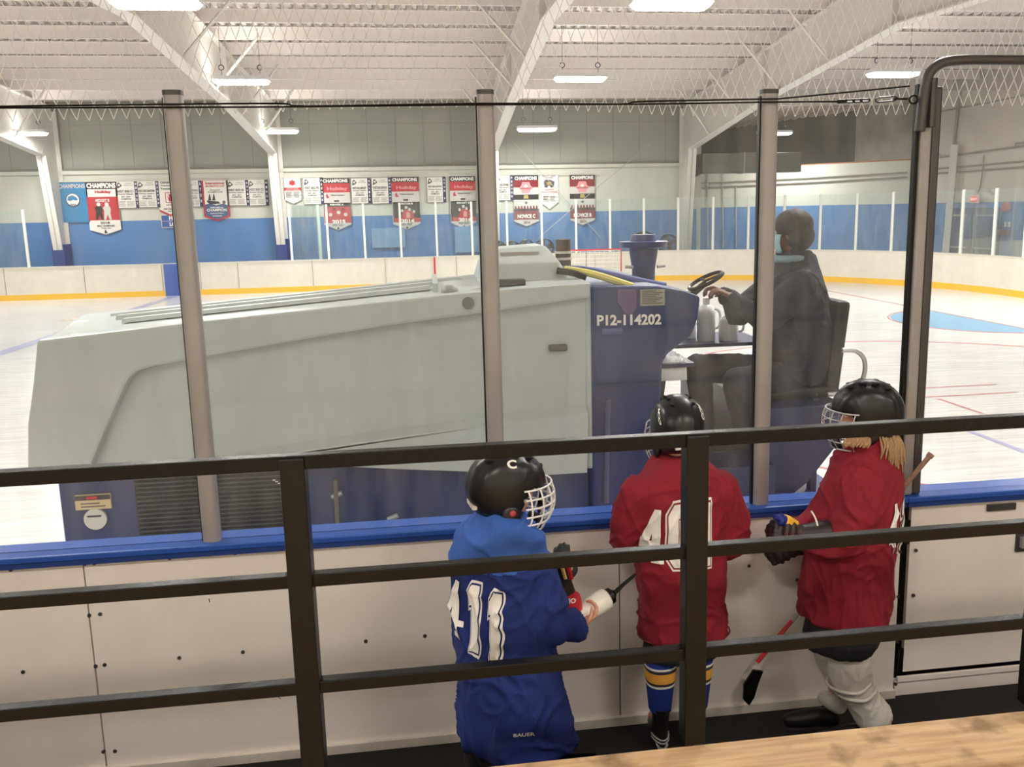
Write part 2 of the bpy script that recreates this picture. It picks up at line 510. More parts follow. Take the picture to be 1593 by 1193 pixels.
# steel frames
def frame(x, label, y_end=7.5, side=1, has_pad=True):
    t = thing('roof_girder', label, 'roof girder', (x, 27.5, 0), 'white steel frames holding up the roof')
    W = 0.15
    bm = bmesh.new()
    vs = [(27.92, 0.0), (27.5, 0.0), (26.75, 4.7), (27.92, 6.3)]
    a = [bm.verts.new((x - 0.015, y, z)) for y, z in vs]; b = [bm.verts.new((x + 0.015, y, z)) for y, z in vs]
    bm.faces.new(a); bm.faces.new(list(reversed(b)))
    for i in range(4): bm.faces.new((a[i], b[i], b[(i + 1) % 4], a[(i + 1) % 4]))
    for (y0, z0), (y1, z1) in (((27.5, 0), (26.75, 4.7)), ((27.93, 0), (27.93, 6.2))):
        q = [(x - W, y0, z0), (x + W, y0, z0), (x + W, y1, z1), (x - W, y1, z1)]
        A = [bm.verts.new(p) for p in q]; B = [bm.verts.new((p[0], p[1] + 0.03, p[2])) for p in q]
        bm.faces.new(A); bm.faces.new(list(reversed(B)))
        for i in range(4): bm.faces.new((A[i], B[i], B[(i + 1) % 4], A[(i + 1) % 4]))
    obj('column', bm, M_STEELW, t)
    # rafter: web and flanges
    bm = bmesh.new()
    def low(y): return 4.7 + (26.75 - y) * 0.125 if y > 20 else 4.7 + 6.75 * 0.125 + (20 - y) * 0.085
    ys = [27.9, 26.75, 24, 20, 16, 13, y_end]
    lo_ = [(y, low(max(y, 13)) - (0.05 * (13 - y) if y < 13 else 0)) for y in ys[1:]]
    hi_ = [(y, roof_z(y) - 0.27) for y in ys]
    ring = [(27.9, 6.1)] + hi_ + list(reversed(lo_))
    a = [bm.verts.new((x - 0.012, y, z)) for y, z in ring]; b = [bm.verts.new((x + 0.012, y, z)) for y, z in ring]
    bm.faces.new(a); bm.faces.new(list(reversed(b)))
    n = len(ring)
    for i in range(n): bm.faces.new((a[i], b[i], b[(i + 1) % n], a[(i + 1) % n]))
    for line, dz in ((lo_, -0.03), (hi_, 0.03)):
        for (y0, z0), (y1, z1) in zip(line, line[1:]):
            q = [(x - W, y0, z0), (x + W, y0, z0), (x + W, y1, z1), (x - W, y1, z1)]
            A = [bm.verts.new(p) for p in q]; B = [bm.verts.new((p[0], p[1], p[2] + dz)) for p in q]
            bm.faces.new(A); bm.faces.new(list(reversed(B)))
            for i in range(4): bm.faces.new((A[i], B[i], B[(i + 1) % 4], A[(i + 1) % 4]))
    obj('rafter', bm, M_STEELW, t)
    for y in (20, 13.2):
        zb = low(max(y, 13)); bm = bmesh.new()
        box(bm, (x - W, y - 0.02, zb), (x + W, y + 0.02, roof_z(y) - 0.27)); obj('stiffener', bm, M_STEELW, t)
    for i in (2, 4, 6, 8):
        y = purlin_y(i); zb = low(max(y, 13)) + 0.03
        for s in ((-1, 1) if side == 0 else (side,)):
            bm = bmesh.new(); tube(bm, [(x, y, zb), (x + s * 1.15, y, roof_z(y) - 0.22)], 0.035, 4)
            obj('fly_brace', bm, M_STEELW, t)
    if has_pad:
        bm = bmesh.new(); box(bm, (x - 0.19, 27.25, 0), (x + 0.19, 27.9, 1.75))
        obj('blue_pad', bm, mat('pad_navy', rgb(34, 60, 130), 0.7), t)
    return t
frame(-12.45, 'white tapered steel column and rafter at far left behind the boards', side=1)
frame(-5.1, 'white steel column and rafter rising left of the maple leaf pennant', side=1)
frame(2.45, 'white steel rafter and column behind the second glass post', side=-1, has_pad=False)
frame(9.65, 'large white steel rafter and column beside the metal duct at right', side=-1, has_pad=False)

# roof lights
M_DIFF = mat('lamp_diffuser', (1, 0.985, 0.96, 1), 0.5, emit=12.0)
M_HOUS = mat('lamp_housing', rgb(225, 225, 225), 0.4)
def roof_light(x, y, z, label, seen=True, cord=True):
    t = thing('roof_light', label, 'light fixture', (x, y, z), 'white roof lights over the ice')
    bm = bmesh.new()
    L_, W_ = 0.66, 0.29
    lo_ = [(-L_ + .07, -W_ + .04), (L_ - .07, -W_ + .04), (L_, -W_ + .12), (L_, W_ - .12), (L_ - .07, W_ - .04), (-L_ + .07, W_ - .04), (-L_, W_ - .12), (-L_, -W_ + .12)]
    loft(bm, [[Vector((x + a, y + b, z + 0.0)) for a, b in lo_], [Vector((x + a, y + b, z + 0.09)) for a, b in lo_]])
    obj('housing', bm, M_HOUS, t)
    bm = bmesh.new()
    loft(bm, [[Vector((x + a * .9, y + b * .9, z - 0.07)) for a, b in lo_], [Vector((x + a * .99, y + b * .99, z)) for a, b in lo_]])
    obj('diffuser', bm, M_DIFF, t)
    if seen:
        for s in (-0.45, 0.45):
            bm = bmesh.new()
            tube(bm, [(x + s, y, z + 0.09), (x + s, y, z + 0.25)], 0.006, 4)
            tube(bm, [(x + s + 0.06 * math.cos(a), y, z + 0.31 + 0.06 * math.sin(a)) for a in [2 * PI * i / 12 for i in range(12)]], 0.012, 5, closed=True)
            tube(bm, [(x + s, y, z + 0.37), (x + s, y, roof_z(y) - 0.2)], 0.005, 4)
            obj('hanging_cord', bm, M_BLACK, t)
    l = area('lamp', (x, y, z - 0.085), 1.2, 0.4, LAMP_POWER, LAMP_COL, t)
    area('ceiling_fill', (x, y, z + 0.10), 1.2, 0.4, UP_POWER, LAMP_COL, t, rx=PI)  # upward lamp added to brighten the ceiling
for x, y, z, lb in ((-3.95, 10.5, 5.8, 'very large bright roof light cut by the top left edge'),
                (4.05, 10.2, 5.8, 'bright roof light cut by the top edge right of centre'),
                (-4.3, 18.4, 5.8, 'bright roof light below the left rafter, over the first glass post'),
                (3.95, 17.95, 5.8, 'bright roof light above the champions pennants, right of the middle rafter'),
                (11.85, 17.2, 5.8, 'bright roof light just left of the bent dark pipe'),
                (-4.9, 27.0, 5.3, 'small roof light beside the column left of the maple leaf pennant'),
                (-12.95, 26.6, 5.3, 'small roof light at the left edge of the photo'),
                (4.0, 26.9, 5.3, 'small roof light in front of the upper far wall right of centre'),
                (12.9, 26.9, 5.3, 'small roof light in front of the dark recess behind the third post')):
    if lb.startswith('small'):
        y = 25.2; x *= 29.0 / 30.7; z = 5.25
        if 'recess' in lb:
            q_ = spot(1205, 207, Y=28.6); x, y, z = q_.x, q_.y, q_.z
    roof_light(x, y, z, lb)
for x, y in ((-12.2, 10.4), (-12.4, 18.2), (12.0, 10.2), (-12, 3), (-4, 3), (4, 3), (12, 3), (-19.5, 6), (-19.5, 18), (15.0, 13.5)):  # last one, off the rows, is an added lamp to brighten the side wall
    roof_light(x, y, 5.8, 'roof light over the ice, outside the photo', seen=False)
# unseen lights added above the spectator stand to brighten the near side
def stand_fill_light(x):
    t = thing('stand_fill_light', 'added unseen fill light over the spectator stand, behind the photographer', 'light fixture', (x, -4.6, 5.2), 'added fill lights over the spectator stand')
    bm = bmesh.new(); box(bm, (x - 0.6, -5.4, 5.2), (x + 0.6, -3.8, 5.3)); obj('housing', bm, M_HOUS, t)
    area('lamp', (x, -4.6, 5.18), 1.1, 1.5, STAND_FILL_POWER, STAND_FILL_COL, t, rx=-0.35)
for x in (-5, -1.2, 2.6, 6.5): stand_fill_light(x)

# =================================================================== FAR BOARDS AND GLASS
def path_len(path):
    s = [0]
    for a, b in zip(path, path[1:]): s.append(s[-1] + math.dist(a, b))
    return s
def ribbon(name, path, z0, z1, off0, off1, m, parent):
    """solid band that follows a path on the plan; offsets along the inward normal"""
    bm = bmesh.new(); rings = []
    for i, p in enumerate(path):
        a = path[max(i - 1, 0)]; b = path[min(i + 1, len(path) - 1)]
        d = Vector((b[0] - a[0], b[1] - a[1], 0)).normalized(); n = Vector((d.y, -d.x, 0))
        P = Vector((*p, 0))
        rings.append([P + n * off0 + Vector((0, 0, z0)), P + n * off1 + Vector((0, 0, z0)), P + n * off1 + Vector((0, 0, z1)), P + n * off0 + Vector((0, 0, z1))])
    loft(bm, rings)
    return obj(name, bm, m, parent)
# path runs left to right along y = 26, then round the corner and down the end
ARC = corner(CXR, 17.5, PI / 2, 0, 24)
PATH = [(-22, 26), (CXR - 0.01, 26)] + ARC[1:] + [(15.7, 9.5)]
FB = thing('rink_boards', 'white curved rink boards with yellow base strip across the far side', 'rink boards', (0, 26, 0))
ribbon('board_panel', PATH, 0.0, 1.05, -0.12, 0.0, M_ICEWHITE, FB)
ribbon('top_cap', PATH, 1.05, 1.075, -0.14, 0.02, M_ICEWHITE, FB)
ribbon('kick_strip', PATH, 0.0, 0.18, 0.0, 0.015, M_YELLOW, FB)
for i in range(24):
    x = -21 + 1.22 * i * (1 if i % 3 else 1.0) + (0.3 if i % 4 == 1 else 0)
    if x < 7.2 and i % 2 == 0 or (x < 7.2 and i % 5 == 1): 
        bm = bmesh.new(); box(bm, (x, 25.985, 0.18), (x + 0.012, 26.0, 1.05)); obj('panel_joint', bm, M_SEAM, FB)
bm = bmesh.new(); box(bm, (-8.72, 25.96, 0.0), (-8.12, 26.0, 1.06)); obj('blue_line_mark', bm, M_BLUE, FB)
bm = bmesh.new(); box(bm, (0.18, 25.975, 0.18), (0.24, 26.0, 1.06)); obj('red_line_mark', bm, M_RED, FB)
bm = bmesh.new(); q = spot(1165, 445, Z=0)
ang = math.atan2(24.5 - 17.5, 11.95 - 7.2)
cxx = 7.2 + 8.48 * math.cos(ang); cyy = 17.5 + 8.48 * math.sin(ang)
box(bm, (cxx - 0.03, cyy - 0.03, 0.0), (cxx + 0.03, cyy + 0.02, 1.06)); obj('goal_line_mark', bm, M_RED, FB)

def point_at(path, S, s):
    for i in range(len(S) - 1):
        if S[i + 1] >= s:
            t = (s - S[i]) / (S[i + 1] - S[i]); a = path[i]; b = path[i + 1]
            return (a[0] + (b[0] - a[0]) * t, a[1] + (b[1] - a[1]) * t)
    return path[-1]
S = path_len(PATH)
s0 = (-4.56) - (-22)
posts = [point_at(PATH, S, s0 + 1.22 * k) for k in range(26)]
posts = [p for p in posts if p[1] > 10.5]
def far_post(p, label, group='white posts between the far glass panes'):
    bm = bmesh.new(); box(bm, (p[0] - 0.035, p[1] + 0.0, 1.075), (p[0] + 0.035, p[1] + 0.06, 2.92))
    obj('glass_post', bm, M_POSTW, FB)
def pane(p0, p1, z0, z1, label, group, m, yoff=0.03, th=0.012, name='glass_pane', gap=0.04):
    a = Vector((p0[0], p0[1] + yoff, 0)); b = Vector((p1[0], p1[1] + yoff, 0)); d = (b - a).normalized(); n = Vector((-d.y, d.x, 0)) * th / 2
    a += d * gap; b -= d * gap
    bm = bmesh.new(); q = [a - n, b - n, b + n, a + n]
    lo = [bm.verts.new(p + Vector((0, 0, z0))) for p in q]; hi = [bm.verts.new(p + Vector((0, 0, z1))) for p in q]
    bm.faces.new(lo); bm.faces.new(hi)
    for i in range(4): bm.faces.new((lo[i], lo[(i + 1) % 4], hi[(i + 1) % 4], hi[i]))
    return obj(name, bm, m, FB)
for i, p in enumerate(posts):
    far_post(p, 'slim white post in the row between clear panes on the far boards' if i else 'first slim white glass post right of the blue-padded column')
    if i < len(posts) - 1:
        pane(p, posts[i + 1], 1.08, 2.9, 'clear glass pane standing on the far boards', 'clear panes on the far boards', M_GLASSF)
for i, x in enumerate((-15.7, -14.1, -12.9)):
    far_post((x, 26), ('white glass post nearest the left edge of the photo', 'white glass post second from the left edge', 'white glass post just left of the leftmost column')[i] if i else 'white glass post cut by the left edge of the photo')
for a, b in ((-15.7, -14.1), (-14.1, -12.9)):
    pane((a, 26), (b, 26), 1.08, 2.9, 'clear glass pane left of the leftmost steel column', 'clear panes at the left of the far boards', M_GLASSF)
# divider of the players' box beside the first post
pane((-4.5, 26.1), (-3.75, 27.2), 1.08, 2.9, 'clear glass divider of the players box behind the far boards', None, M_GLASSF, name='glass_divider')
bm = bmesh.new(); box(bm, (-3.8, 27.15, 0), (-3.7, 27.25, 2.92)); obj('divider_post', bm, mat('post_green', rgb(190, 206, 196), 0.4), FB)['label'] = 'pale green post'
for x, w in ((-2.0, 1.2), (1.0, 1.1)):
    bm = bmesh.new(); box(bm, (x, 27.9, 1.1 if x > 0 else 1.35), (x + w, 27.98, 2.05))
    tag(obj('bench_board', bm, mat('pale_blue_panel', rgb(120, 158, 196), 0.5)), 'pale blue board leaning on the blue wall ' + ('below the midget pennant of 2014' if x > 0 else 'below the peewee pennant of 2015'), 'board')

# goal
G = thing('hockey_goal', 'red framed hockey goal with white net at the far boards', 'hockey goal', (5.6, 25.3, 0))
bm = bmesh.new()
x0, x1 = 4.55, 6.6
tube(bm, [(x0, 25.1, 0.02), (x0, 25.1, 1.2), (x1, 25.1, 1.2), (x1, 25.1, 0.02)], 0.03, 8)
obj('goal_frame', bm, M_RED, G)
bm = bmesh.new()
for i in range(0, 13):
    x = x0 + (x1 - x0) * i / 12
    tube(bm, [(x, 25.12, 1.19), (x, 25.45, 1.15), (x, 25.9, 0.05)], 0.007, 4)
for k in range(9):
    t_ = k / 8; y = 25.45 + 0.45 * t_; z = 1.15 - 1.1 * t_
    tube(bm, [(x0, 25.12, z), (x0, y, z), (x1, y, z), (x1, 25.12, z)], 0.007, 4)
obj('goal_net', bm, mat('goal_net_white', rgb(240, 240, 235), 0.8), G)
bm = bmesh.new(); tube(bm, [(5.35, 25.13, 1.2), (5.45, 25.5, 1.1), (5.5, 25.8, 0.4)], 0.02, 5)
obj('centre_strut', bm, M_GREY, G)

# fans behind the far glass
def fan(px, py, rpx, Y, label):
    c = spot(px, py, Y=Y); r = rpx * (Y + 3.8) / F_PX
    t = thing('drum_fan', label, 'fan', (c.x, Y, 0), 'black drum fans behind the far glass')
    bm = bmesh.new(); n = 20
    for yy in (-0.12, 0.12):
        tube(bm, [(c.x + r * math.cos(2 * PI * i / n), Y + yy, c.z + r * math.sin(2 * PI * i / n)) for i in range(n)], 0.022, 6, closed=True)
    for k in range(4):
        rr = r * (k + 1) / 5
        tube(bm, [(c.x + rr * math.cos(2 * PI * i / n), Y - 0.13, c.z + rr * math.sin(2 * PI * i / n)) for i in range(n)], 0.006, 4, closed=True)
    for i in range(10):
        a = PI * i / 10
        tube(bm, [(c.x + r * math.cos(a), Y - 0.13, c.z + r * math.sin(a)), (c.x - r * math.cos(a), Y - 0.13, c.z - r * math.sin(a))], 0.006, 4)
    obj('cage', bm, M_BLACK, t)
    bm = bmesh.new()
    for i in range(4):
        a = 2 * PI * i / 4 + 0.4
        p = Vector((c.x, Y, c.z)); u = Vector((math.cos(a), 0, math.sin(a))); v = Vector((-math.sin(a), 0, math.cos(a)))
        q = [p + u * .05 - v * .04, p + u * r * .85 - v * .13 + Vector((0, .03, 0)), p + u * r * .9 + v * .1 - Vector((0, .03, 0)), p + u * .05 + v * .04]
        A = [bm.verts.new(k) for k in q]; B = [bm.verts.new(k + Vector((0, .006, 0))) for k in q]
        bm.faces.new(A); bm.faces.new(list(reversed(B)))
        for k in range(4): bm.faces.new((A[k], B[k], B[(k + 1) % 4], A[(k + 1) % 4]))
    tube(bm, [(c.x, Y - .06, c.z), (c.x, Y + .06, c.z)], 0.06, 10)
    obj('blade', bm, M_DGREY, t)
    bm = bmesh.new()
    tube(bm, [(c.x - r, Y, c.z), (c.x - r, Y, 0.02), (c.x + r, Y, 0.02), (c.x + r, Y, c.z)], 0.025, 6)
    obj('stand', bm, M_BLACK, t)
fan(776, 384, 9, 26.8, 'black drum fan partly hidden by the second glass post')
fan(797, 386, 11, 27.0, 'black drum fan left of centre behind the white vehicle hood')
fan(819, 385, 12, 27.5, 'black drum fan in the middle of the three behind the hood')
fan(847, 386, 14, 27.0, 'black drum fan beside the dark exhaust stack')
fan(1001, 377, 17, 27.2, 'large black drum fan right above the blue column of the vehicle')
fan(1040, 379, 14, 26.75, 'large grey drum fan at the foot of the right steel column')

# =================================================================== SIDE WALL FITTINGS
def on_seg(px, py, a, b, push=0.0):
    """line of sight meets the vertical wall through a, b"""
    a = Vector((*a, 0)); b = Vector((*b, 0)); d = (b - a).normalized(); n = Vector((-d.y, d.x, 0))
    r = spot(px, py, Y=10) - CC
    t = ((a + n * push) - CC).dot(n) / r.dot(n)
    return CC + r * t
def wall_pipe(px, a, b, label, r=0.03, name='wall_pipe', m=None):
    bm = bmesh.new(); tube(bm, [on_seg(x, y, a, b, -0.06) for x, y in px], r, 6)
    return tag(obj(name, bm, m or mat('pipe_grey', rgb(160, 156, 148), 0.5)), label, 'pipe')
wall_pipe([(1085, 285), (1250, 277), (1411, 268)], WA, WB, 'upper thin grey pipe across the wall below the dark recess')
wall_pipe([(1085, 292), (1250, 284), (1411, 275)], WA, WB, 'lower thin grey pipe across the wall below the dark recess')
wall_pipe([(1101, 268), (1101, 385)], WA, WB, 'thin vertical pipe just right of the large steel column', 0.025)
wall_pipe([(1125, 385), (1124, 270), (1135, 264), (1190, 262)], WA, WB, 'thin pipe turning at the top, left of the third post', 0.025)
wall_pipe([(1145, 385), (1145, 288)], WA, WB, 'vertical conduit with round box left of the third post', 0.025)
wall_pipe([(1450, 245), (1520, 237), (1580, 229), (1580, 223), (1600, 221)], WB, WC, 'topmost grey pipe with a step on the right wall')
wall_pipe([(1448, 228), (1462, 244), (1470, 243), (1600, 226)], WB, WC, 'grey pipe with a bend, second from top on the right wall')
wall_pipe([(1448, 263), (1520, 257), (1600, 250)], WB, WC, 'grey pipe just above the far glass on the right wall')
wall_pipe([(1448, 270), (1520, 265), (1600, 259)], WB, WC, 'lowest grey pipe on the right wall')
wall_pipe([(1462, 262), (1455, 262), (1452, 250)], WB, WC, 'short looped pipe beside the dark gate post')
wall_pipe([(1530, 242), (1528, 270), (1525, 290), (1520, 303)], WB, WC, 'curved cable dropping to the red exit sign', 0.02)
wall_pipe([(1492, 140), (1489, 180), (1484, 225)], WB, WC, 'vertical pipe high on the right wall', 0.05)
wall_pipe([(1450, 176), (1520, 163), (1600, 147)], WB, WC, 'slanting thin rail high on the right wall', 0.025)
# column on the end wall
bm = bmesh.new()
tube(bm, [on_seg(1472, 392, WB, WC, -0.2), on_seg(1486, 225, WB, WC, -0.2)], 0.16, 4)
tag(obj('wall_column', bm, M_STEELW), 'white column on the right wall left of the double doors', 'column')
# double doors
a_ = on_seg(1476, 360, WB, WC, -0.04); b_ = on_seg(1556, 360, WB, WC, -0.04)
wd_ = (b_ - a_); wd_.z = 0; W_ = wd_.length; wd_.normalize(); wn_ = Vector((wd_.y, -wd_.x, 0))
def wallbox(s0, s1, z0, z1, d0, d1, name, m, parent=None):
    bm = bmesh.new(); O = Vector((a_.x, a_.y, 0))
    q = [O + wd_ * s0 + wn_ * d0, O + wd_ * s1 + wn_ * d0, O + wd_ * s1 + wn_ * d1, O + wd_ * s0 + wn_ * d1]
    lo = [bm.verts.new(p + Vector((0, 0, z0))) for p in q]; hi = [bm.verts.new(p + Vector((0, 0, z1))) for p in q]
    bm.faces.new(lo); bm.faces.new(hi)
    for i in range(4): bm.faces.new((lo[i], lo[(i + 1) % 4], hi[(i + 1) % 4], hi[i]))
    return obj(name, bm, m, parent)
M_DOOR = mat('door_blue', rgb(44, 74, 110), 0.5)
D1 = wallbox(0, W_, 0, 2.36, 0, 0.06, 'door_1', mat('door_frame_blue', rgb(30, 52, 84), 0.5)); D1['kind'] = 'structure'
for s in (0, 1):
    lf = wallbox(0.08 + s * W_ / 2, W_ / 2 - 0.04 + s * W_ / 2, 0, 2.25, 0.06, 0.1, 'door_leaf', M_DOOR, D1)
    wallbox(0.12 + s * W_ / 2, 0.16 + s * W_ / 2, 0.2, 2.1, 0.1, 0.12, 'door_edge_plate', M_GREY, lf)
    wallbox(0.3 + s * W_ / 2, W_ / 2 - 0.15 + s * W_ / 2, 2.08, 2.14, 0.1, 0.16, 'door_closer', M_GREY, lf)
    wallbox(0.2 + s * W_ / 2, W_ / 2 - 0.15 + s * W_ / 2, 0.98, 1.04, 0.1, 0.15, 'push_bar', M_GREY, lf)
def wall_sign(px0, px1, py0, py1):
    p = on_seg(px0, py1, WB, WC, -0.08); q = on_seg(px1, py1, WB, WC, -0.08); t = on_seg(px0, py0, WB, WC, -0.08)
    return p, q, t.z
p, q, zt = wall_sign(1511, 1524, 303, 316)
s_0 = (Vector((p.x, p.y, 0)) - Vector((a_.x, a_.y, 0))).dot(wd_); s_1 = (Vector((q.x, q.y, 0)) - Vector((a_.x, a_.y, 0))).dot(wd_)
ex = wallbox(s_0, s_1, p.z, zt, 0.02, 0.1, 'exit_sign', mat('sign_housing', rgb(225, 215, 210), 0.5)); tag(ex, 'red lit exit sign above the blue double doors', 'sign')
wallbox(s_0 + 0.03, s_1 - 0.03, p.z + 0.04, zt - 0.05, 0.1, 0.105, 'sign_face', mat('exit_red', rgb(225, 60, 70), 0.4, emit=0.6), ex)
bm = bmesh.new(); O = Vector((a_.x, a_.y, 0)) + wd_ * (s_0 + 0.06) + wn_ * 0.11 + Vector((0, 0, p.z + 0.09))
put_text(bm, 'EXIT', O, wd_ * (s_1 - s_0 - 0.12), Vector((0, 0, zt - p.z - 0.2)), 0.03); obj('lettering', bm, mat('exit_letters', rgb(255, 225, 220), 0.4, emit=0.8), ex)
p = on_seg(1566, 322, WB, WC, -0.06)
bm = bmesh.new(); tube(bm, [p, p + wn_ * 0.1], [0.17, 0.14], 16); tube(bm, [p + wn_ * 0.09, p + wn_ * 0.14], [0.05, 0.04], 10)
tag(obj('fire_bell', bm, M_RED, smooth=True), 'round red fire bell right of the double doors', 'fire bell')
for k, (px, py) in enumerate(((1564, 349), (1570, 349))):
    p = on_seg(px, py, WB, WC, -0.04); bm = bmesh.new(); tube(bm, [p - Vector((0, 0, .08)), p + Vector((0, 0, .08))], 0.04, 4)
    tag(obj('switch_plate', bm, M_POSTW), ('left' if k == 0 else 'right') + ' small white switch plate below the fire bell', 'switch')
p = on_seg(1563, 361, WB, WC, -0.1); bm = bmesh.new(); box(bm, (p.x - .15, p.y - .25, p.z - .08), (p.x, p.y + .25, p.z + .08))
tag(obj('hose_nozzle_box', bm, mat('maroon', rgb(110, 50, 60), 0.5)), 'small maroon box on the blue wall under the switch plates', 'box')
p = on_seg(1588, 385, WB, WC, -0.5); bm = bmesh.new()
tube(bm, [(p.x, p.y, 0), (p.x, p.y, 1.35)], [0.22, 0.27], 14); tag(obj('waste_bin', bm, mat('bin_grey', rgb(150, 160, 170), 0.5), smooth=True), 'grey bin against the blue wall at the right edge', 'bin')
# metal duct in front of the recess
T_ = thing('air_duct', 'boxy grey air duct running right from the large steel column', 'duct', (10.5, 27, 4.5))
P0 = spot(1090, 252, Y=27.6); P1 = spot(1240, 240, Y=27.6 + 0.0)
bm = bmesh.new()
box(bm, (P0.x, 27.4, P0.z - 0.42), (P1.x + 0.1, 28.0, P0.z + 0.3))
obj('duct_run', bm, mat('duct_dark', rgb(112, 112, 104), 0.5, var=0.15, scale=2), T_, bevel=0.02)
bm = bmesh.new()
loft(bm, [[Vector((P0.x, y, z)) for y, z in ((27.4, P0.z - .42), (28, P0.z - .42), (28, P0.z + .3), (27.4, P0.z + .3))],
          [Vector((P0.x - .25, y, z)) for y, z in ((27.2, P0.z - .5), (27.8, P0.z - .62), (27.9, P0.z + .1), (27.3, P0.z + .25))]])
obj('duct_mouth', bm, mat('duct_inner', rgb(62, 60, 58), 0.6), T_)
bm = bmesh.new()
for k in (1.45,): box(bm, (P0.x + k * 1.1, 27.37, P0.z - .45), (P0.x + k * 1.1 + .05, 28.03, P0.z + .33))
obj('duct_flange', bm, M_GREY, T_)
wc = spot(1135, 300, Y=27.9)
# =================================================================== BANNERS ON THE FAR WALL
YW = 27.93
M_CLOTH = mat('banner_white', rgb(232, 228, 220), 0.85)
M_CLOTHR = mat('banner_red', rgb(186, 50, 62), 0.85)
M_CLOTHK = mat('banner_black', rgb(46, 42, 46), 0.85)
M_CYAN = mat('banner_cyan', rgb(40, 128, 178), 0.85)
M_NAVY = mat('banner_navy', rgb(48, 52, 96), 0.85)
M_MAROON = mat('banner_maroon', rgb(130, 36, 48), 0.85)
M_PINK = mat('banner_pink', rgb(225, 150, 155), 0.85)
M_SLATE = mat('banner_slate', rgb(70, 92, 130), 0.85)
M_INK = mat('banner_ink', rgb(88, 84, 88), 0.85)
M_PALE = mat('banner_pale', rgb(205, 200, 195), 0.85)
M_GOLD = mat('banner_gold', rgb(176, 160, 96), 0.85)
class Banner:
    def __init__(s, px0, px1, py0, py1, label, m=M_CLOTH, point=0.0, top=None):
        a = spot(px0, py0, Y=YW); b = spot(px1, py0, Y=YW); c = spot((px0 + px1) / 2, py1, Y=YW)
        s.x0, s.x1, s.z1, s.z0 = a.x, b.x, (a.z + b.z) / 2, c.z
        s.n = 0
        w = s.x1 - s.x0; h = s.z1 - s.z0
        sh = s.z0 + point * h
        poly = [(s.x0, s.z1), (s.x0, sh)] + ([((s.x0 + s.x1) / 2, s.z0)] if point else []) + [(s.x1, sh), (s.x1, s.z1)]
        bm = bmesh.new(); prism(bm, poly, YW - 0.006, YW + 0.006)
        s.o = tag(obj('banner', bm, m), label, 'banner', 'team banners on the far wall')
    def P(s, u, v, d=0):
        return Vector((s.x0 + (s.x1 - s.x0) * u, YW - 0.010 - d, s.z1 + (s.z0 - s.z1) * v))
    def patch(s, u0, u1, v0, v1, m, name='colour_panel', d=0.0, shape=None):
        bm = bmesh.new()
        pts = shape or [(u0, v0), (u0, v1), (u1, v1), (u1, v0)]
        q = [s.P(u, v, d) for u, v in pts]; r = [p + Vector((0, 0.004, 0)) for p in q]
        A = [bm.verts.new(p) for p in q]; B = [bm.verts.new(p) for p in r]; n = len(q)
        bm.faces.new(A); bm.faces.new(list(reversed(B)))
        for i in range(n): bm.faces.new((A[i], B[i], B[(i + 1) % n], A[(i + 1) % n]))
        return obj(name, bm, m, s.o)
    def text(s, lines, m, name='lettering', d=0.006, bold=0.03):
        bm = bmesh.new()
        for t, u0, u1, v0, v1 in lines:
            if not t.strip(): continue
            O = s.P(u0, v1, d); put_text(bm, t, O, s.P(u1, v1, d) - O, s.P(u0, v0, d) - O, bold)
        return obj(name, bm, m, s.o)
    def ring(s, u, v, ru, rv, m, name='emblem', d=0.006, n=18, a0=0, a1=2 * PI):
        return s.patch(0, 0, 0, 0, m, name, d, [(u + ru * math.cos(a0 + (a1 - a0) * i / n), v + rv * math.sin(a0 + (a1 - a0) * i / n)) for i in range(n)])
    def shape(s, pts, m, name='emblem', d=0.008):
        return s.patch(0, 0, 0, 0, m, name, d, pts)
    def rows(s, v0, v1, k, m, u0=0.1, u1=0.9, d=0.004):
        bm = bmesh.new()
        for i in range(k):
            for c in range(2):
                ua = u0 + (u1 - u0) * (0.54 * c); ub = ua + (u1 - u0) * (0.46 - 0.08 * ((i * 7 + c * 3) % 3) / 2)
                va = v0 + (v1 - v0) * i / k; vb = va + (v1 - v0) * 0.45 / k
                bm.faces.new([bm.verts.new(s.P(*p, d)) for p in ((ua, va), (ua, vb), (ub, vb), (ub, va))])
        return obj('name_list', bm, m, s.o)
# thin line the banners hang from
for a, b in (((88, 283), (415, 279)), ((438, 276), (742, 273)), ((768, 272), (934, 271))):
    bm = bmesh.new(); tube(bm, [spot(*a, Y=27.9), spot(*b, Y=27.9)], 0.015, 5)
    tag(obj('hanging_rail', bm, M_STEELW), 'thin rail the banners hang from, ' + ('left of the padded column' if a[0] < 100 else 'right of the padded column' if a[0] < 500 else 'right of the second glass post'), 'rail', 'banner rails')

b = Banner(87, 134, 283, 346, 'cyan champions banner with a round bear emblem, leftmost on the wall', M_CYAN)
b.text([('CHAMPIONS', .06, .94, .05, .16)], M_PALE)
b.ring(.5, .45, .24, .17, M_TXTDARK); b.ring(.5, .44, .21, .15, M_CLOTH, d=.01)
b.shape([(.32, .45), (.36, .36), (.5, .33), (.62, .38), (.68, .44), (.6, .46), (.52, .44), (.42, .47)], M_CYAN, d=.014)
b.text([('AAA', .4, .6, .53, .58)], M_TXTDARK, d=.014)
b = Banner(132, 181, 282, 365, 'red and white midget B champions banner of 2018, widest at left', M_CLOTH, 0.09)
b.patch(0, 1, 0, .145, M_CLOTHK); b.text([('CHAMPIONS', .04, .96, .03, .13)], M_TXTWHITE, bold=.05)
b.text([('Holiday', .28, .8, .17, .235)], M_CLOTHR, bold=.05)
b.patch(0, 1, .29, .73, M_CLOTHR); b.text([('MIDGET B', .28, .72, .33, .385)], M_TXTWHITE, d=.01)
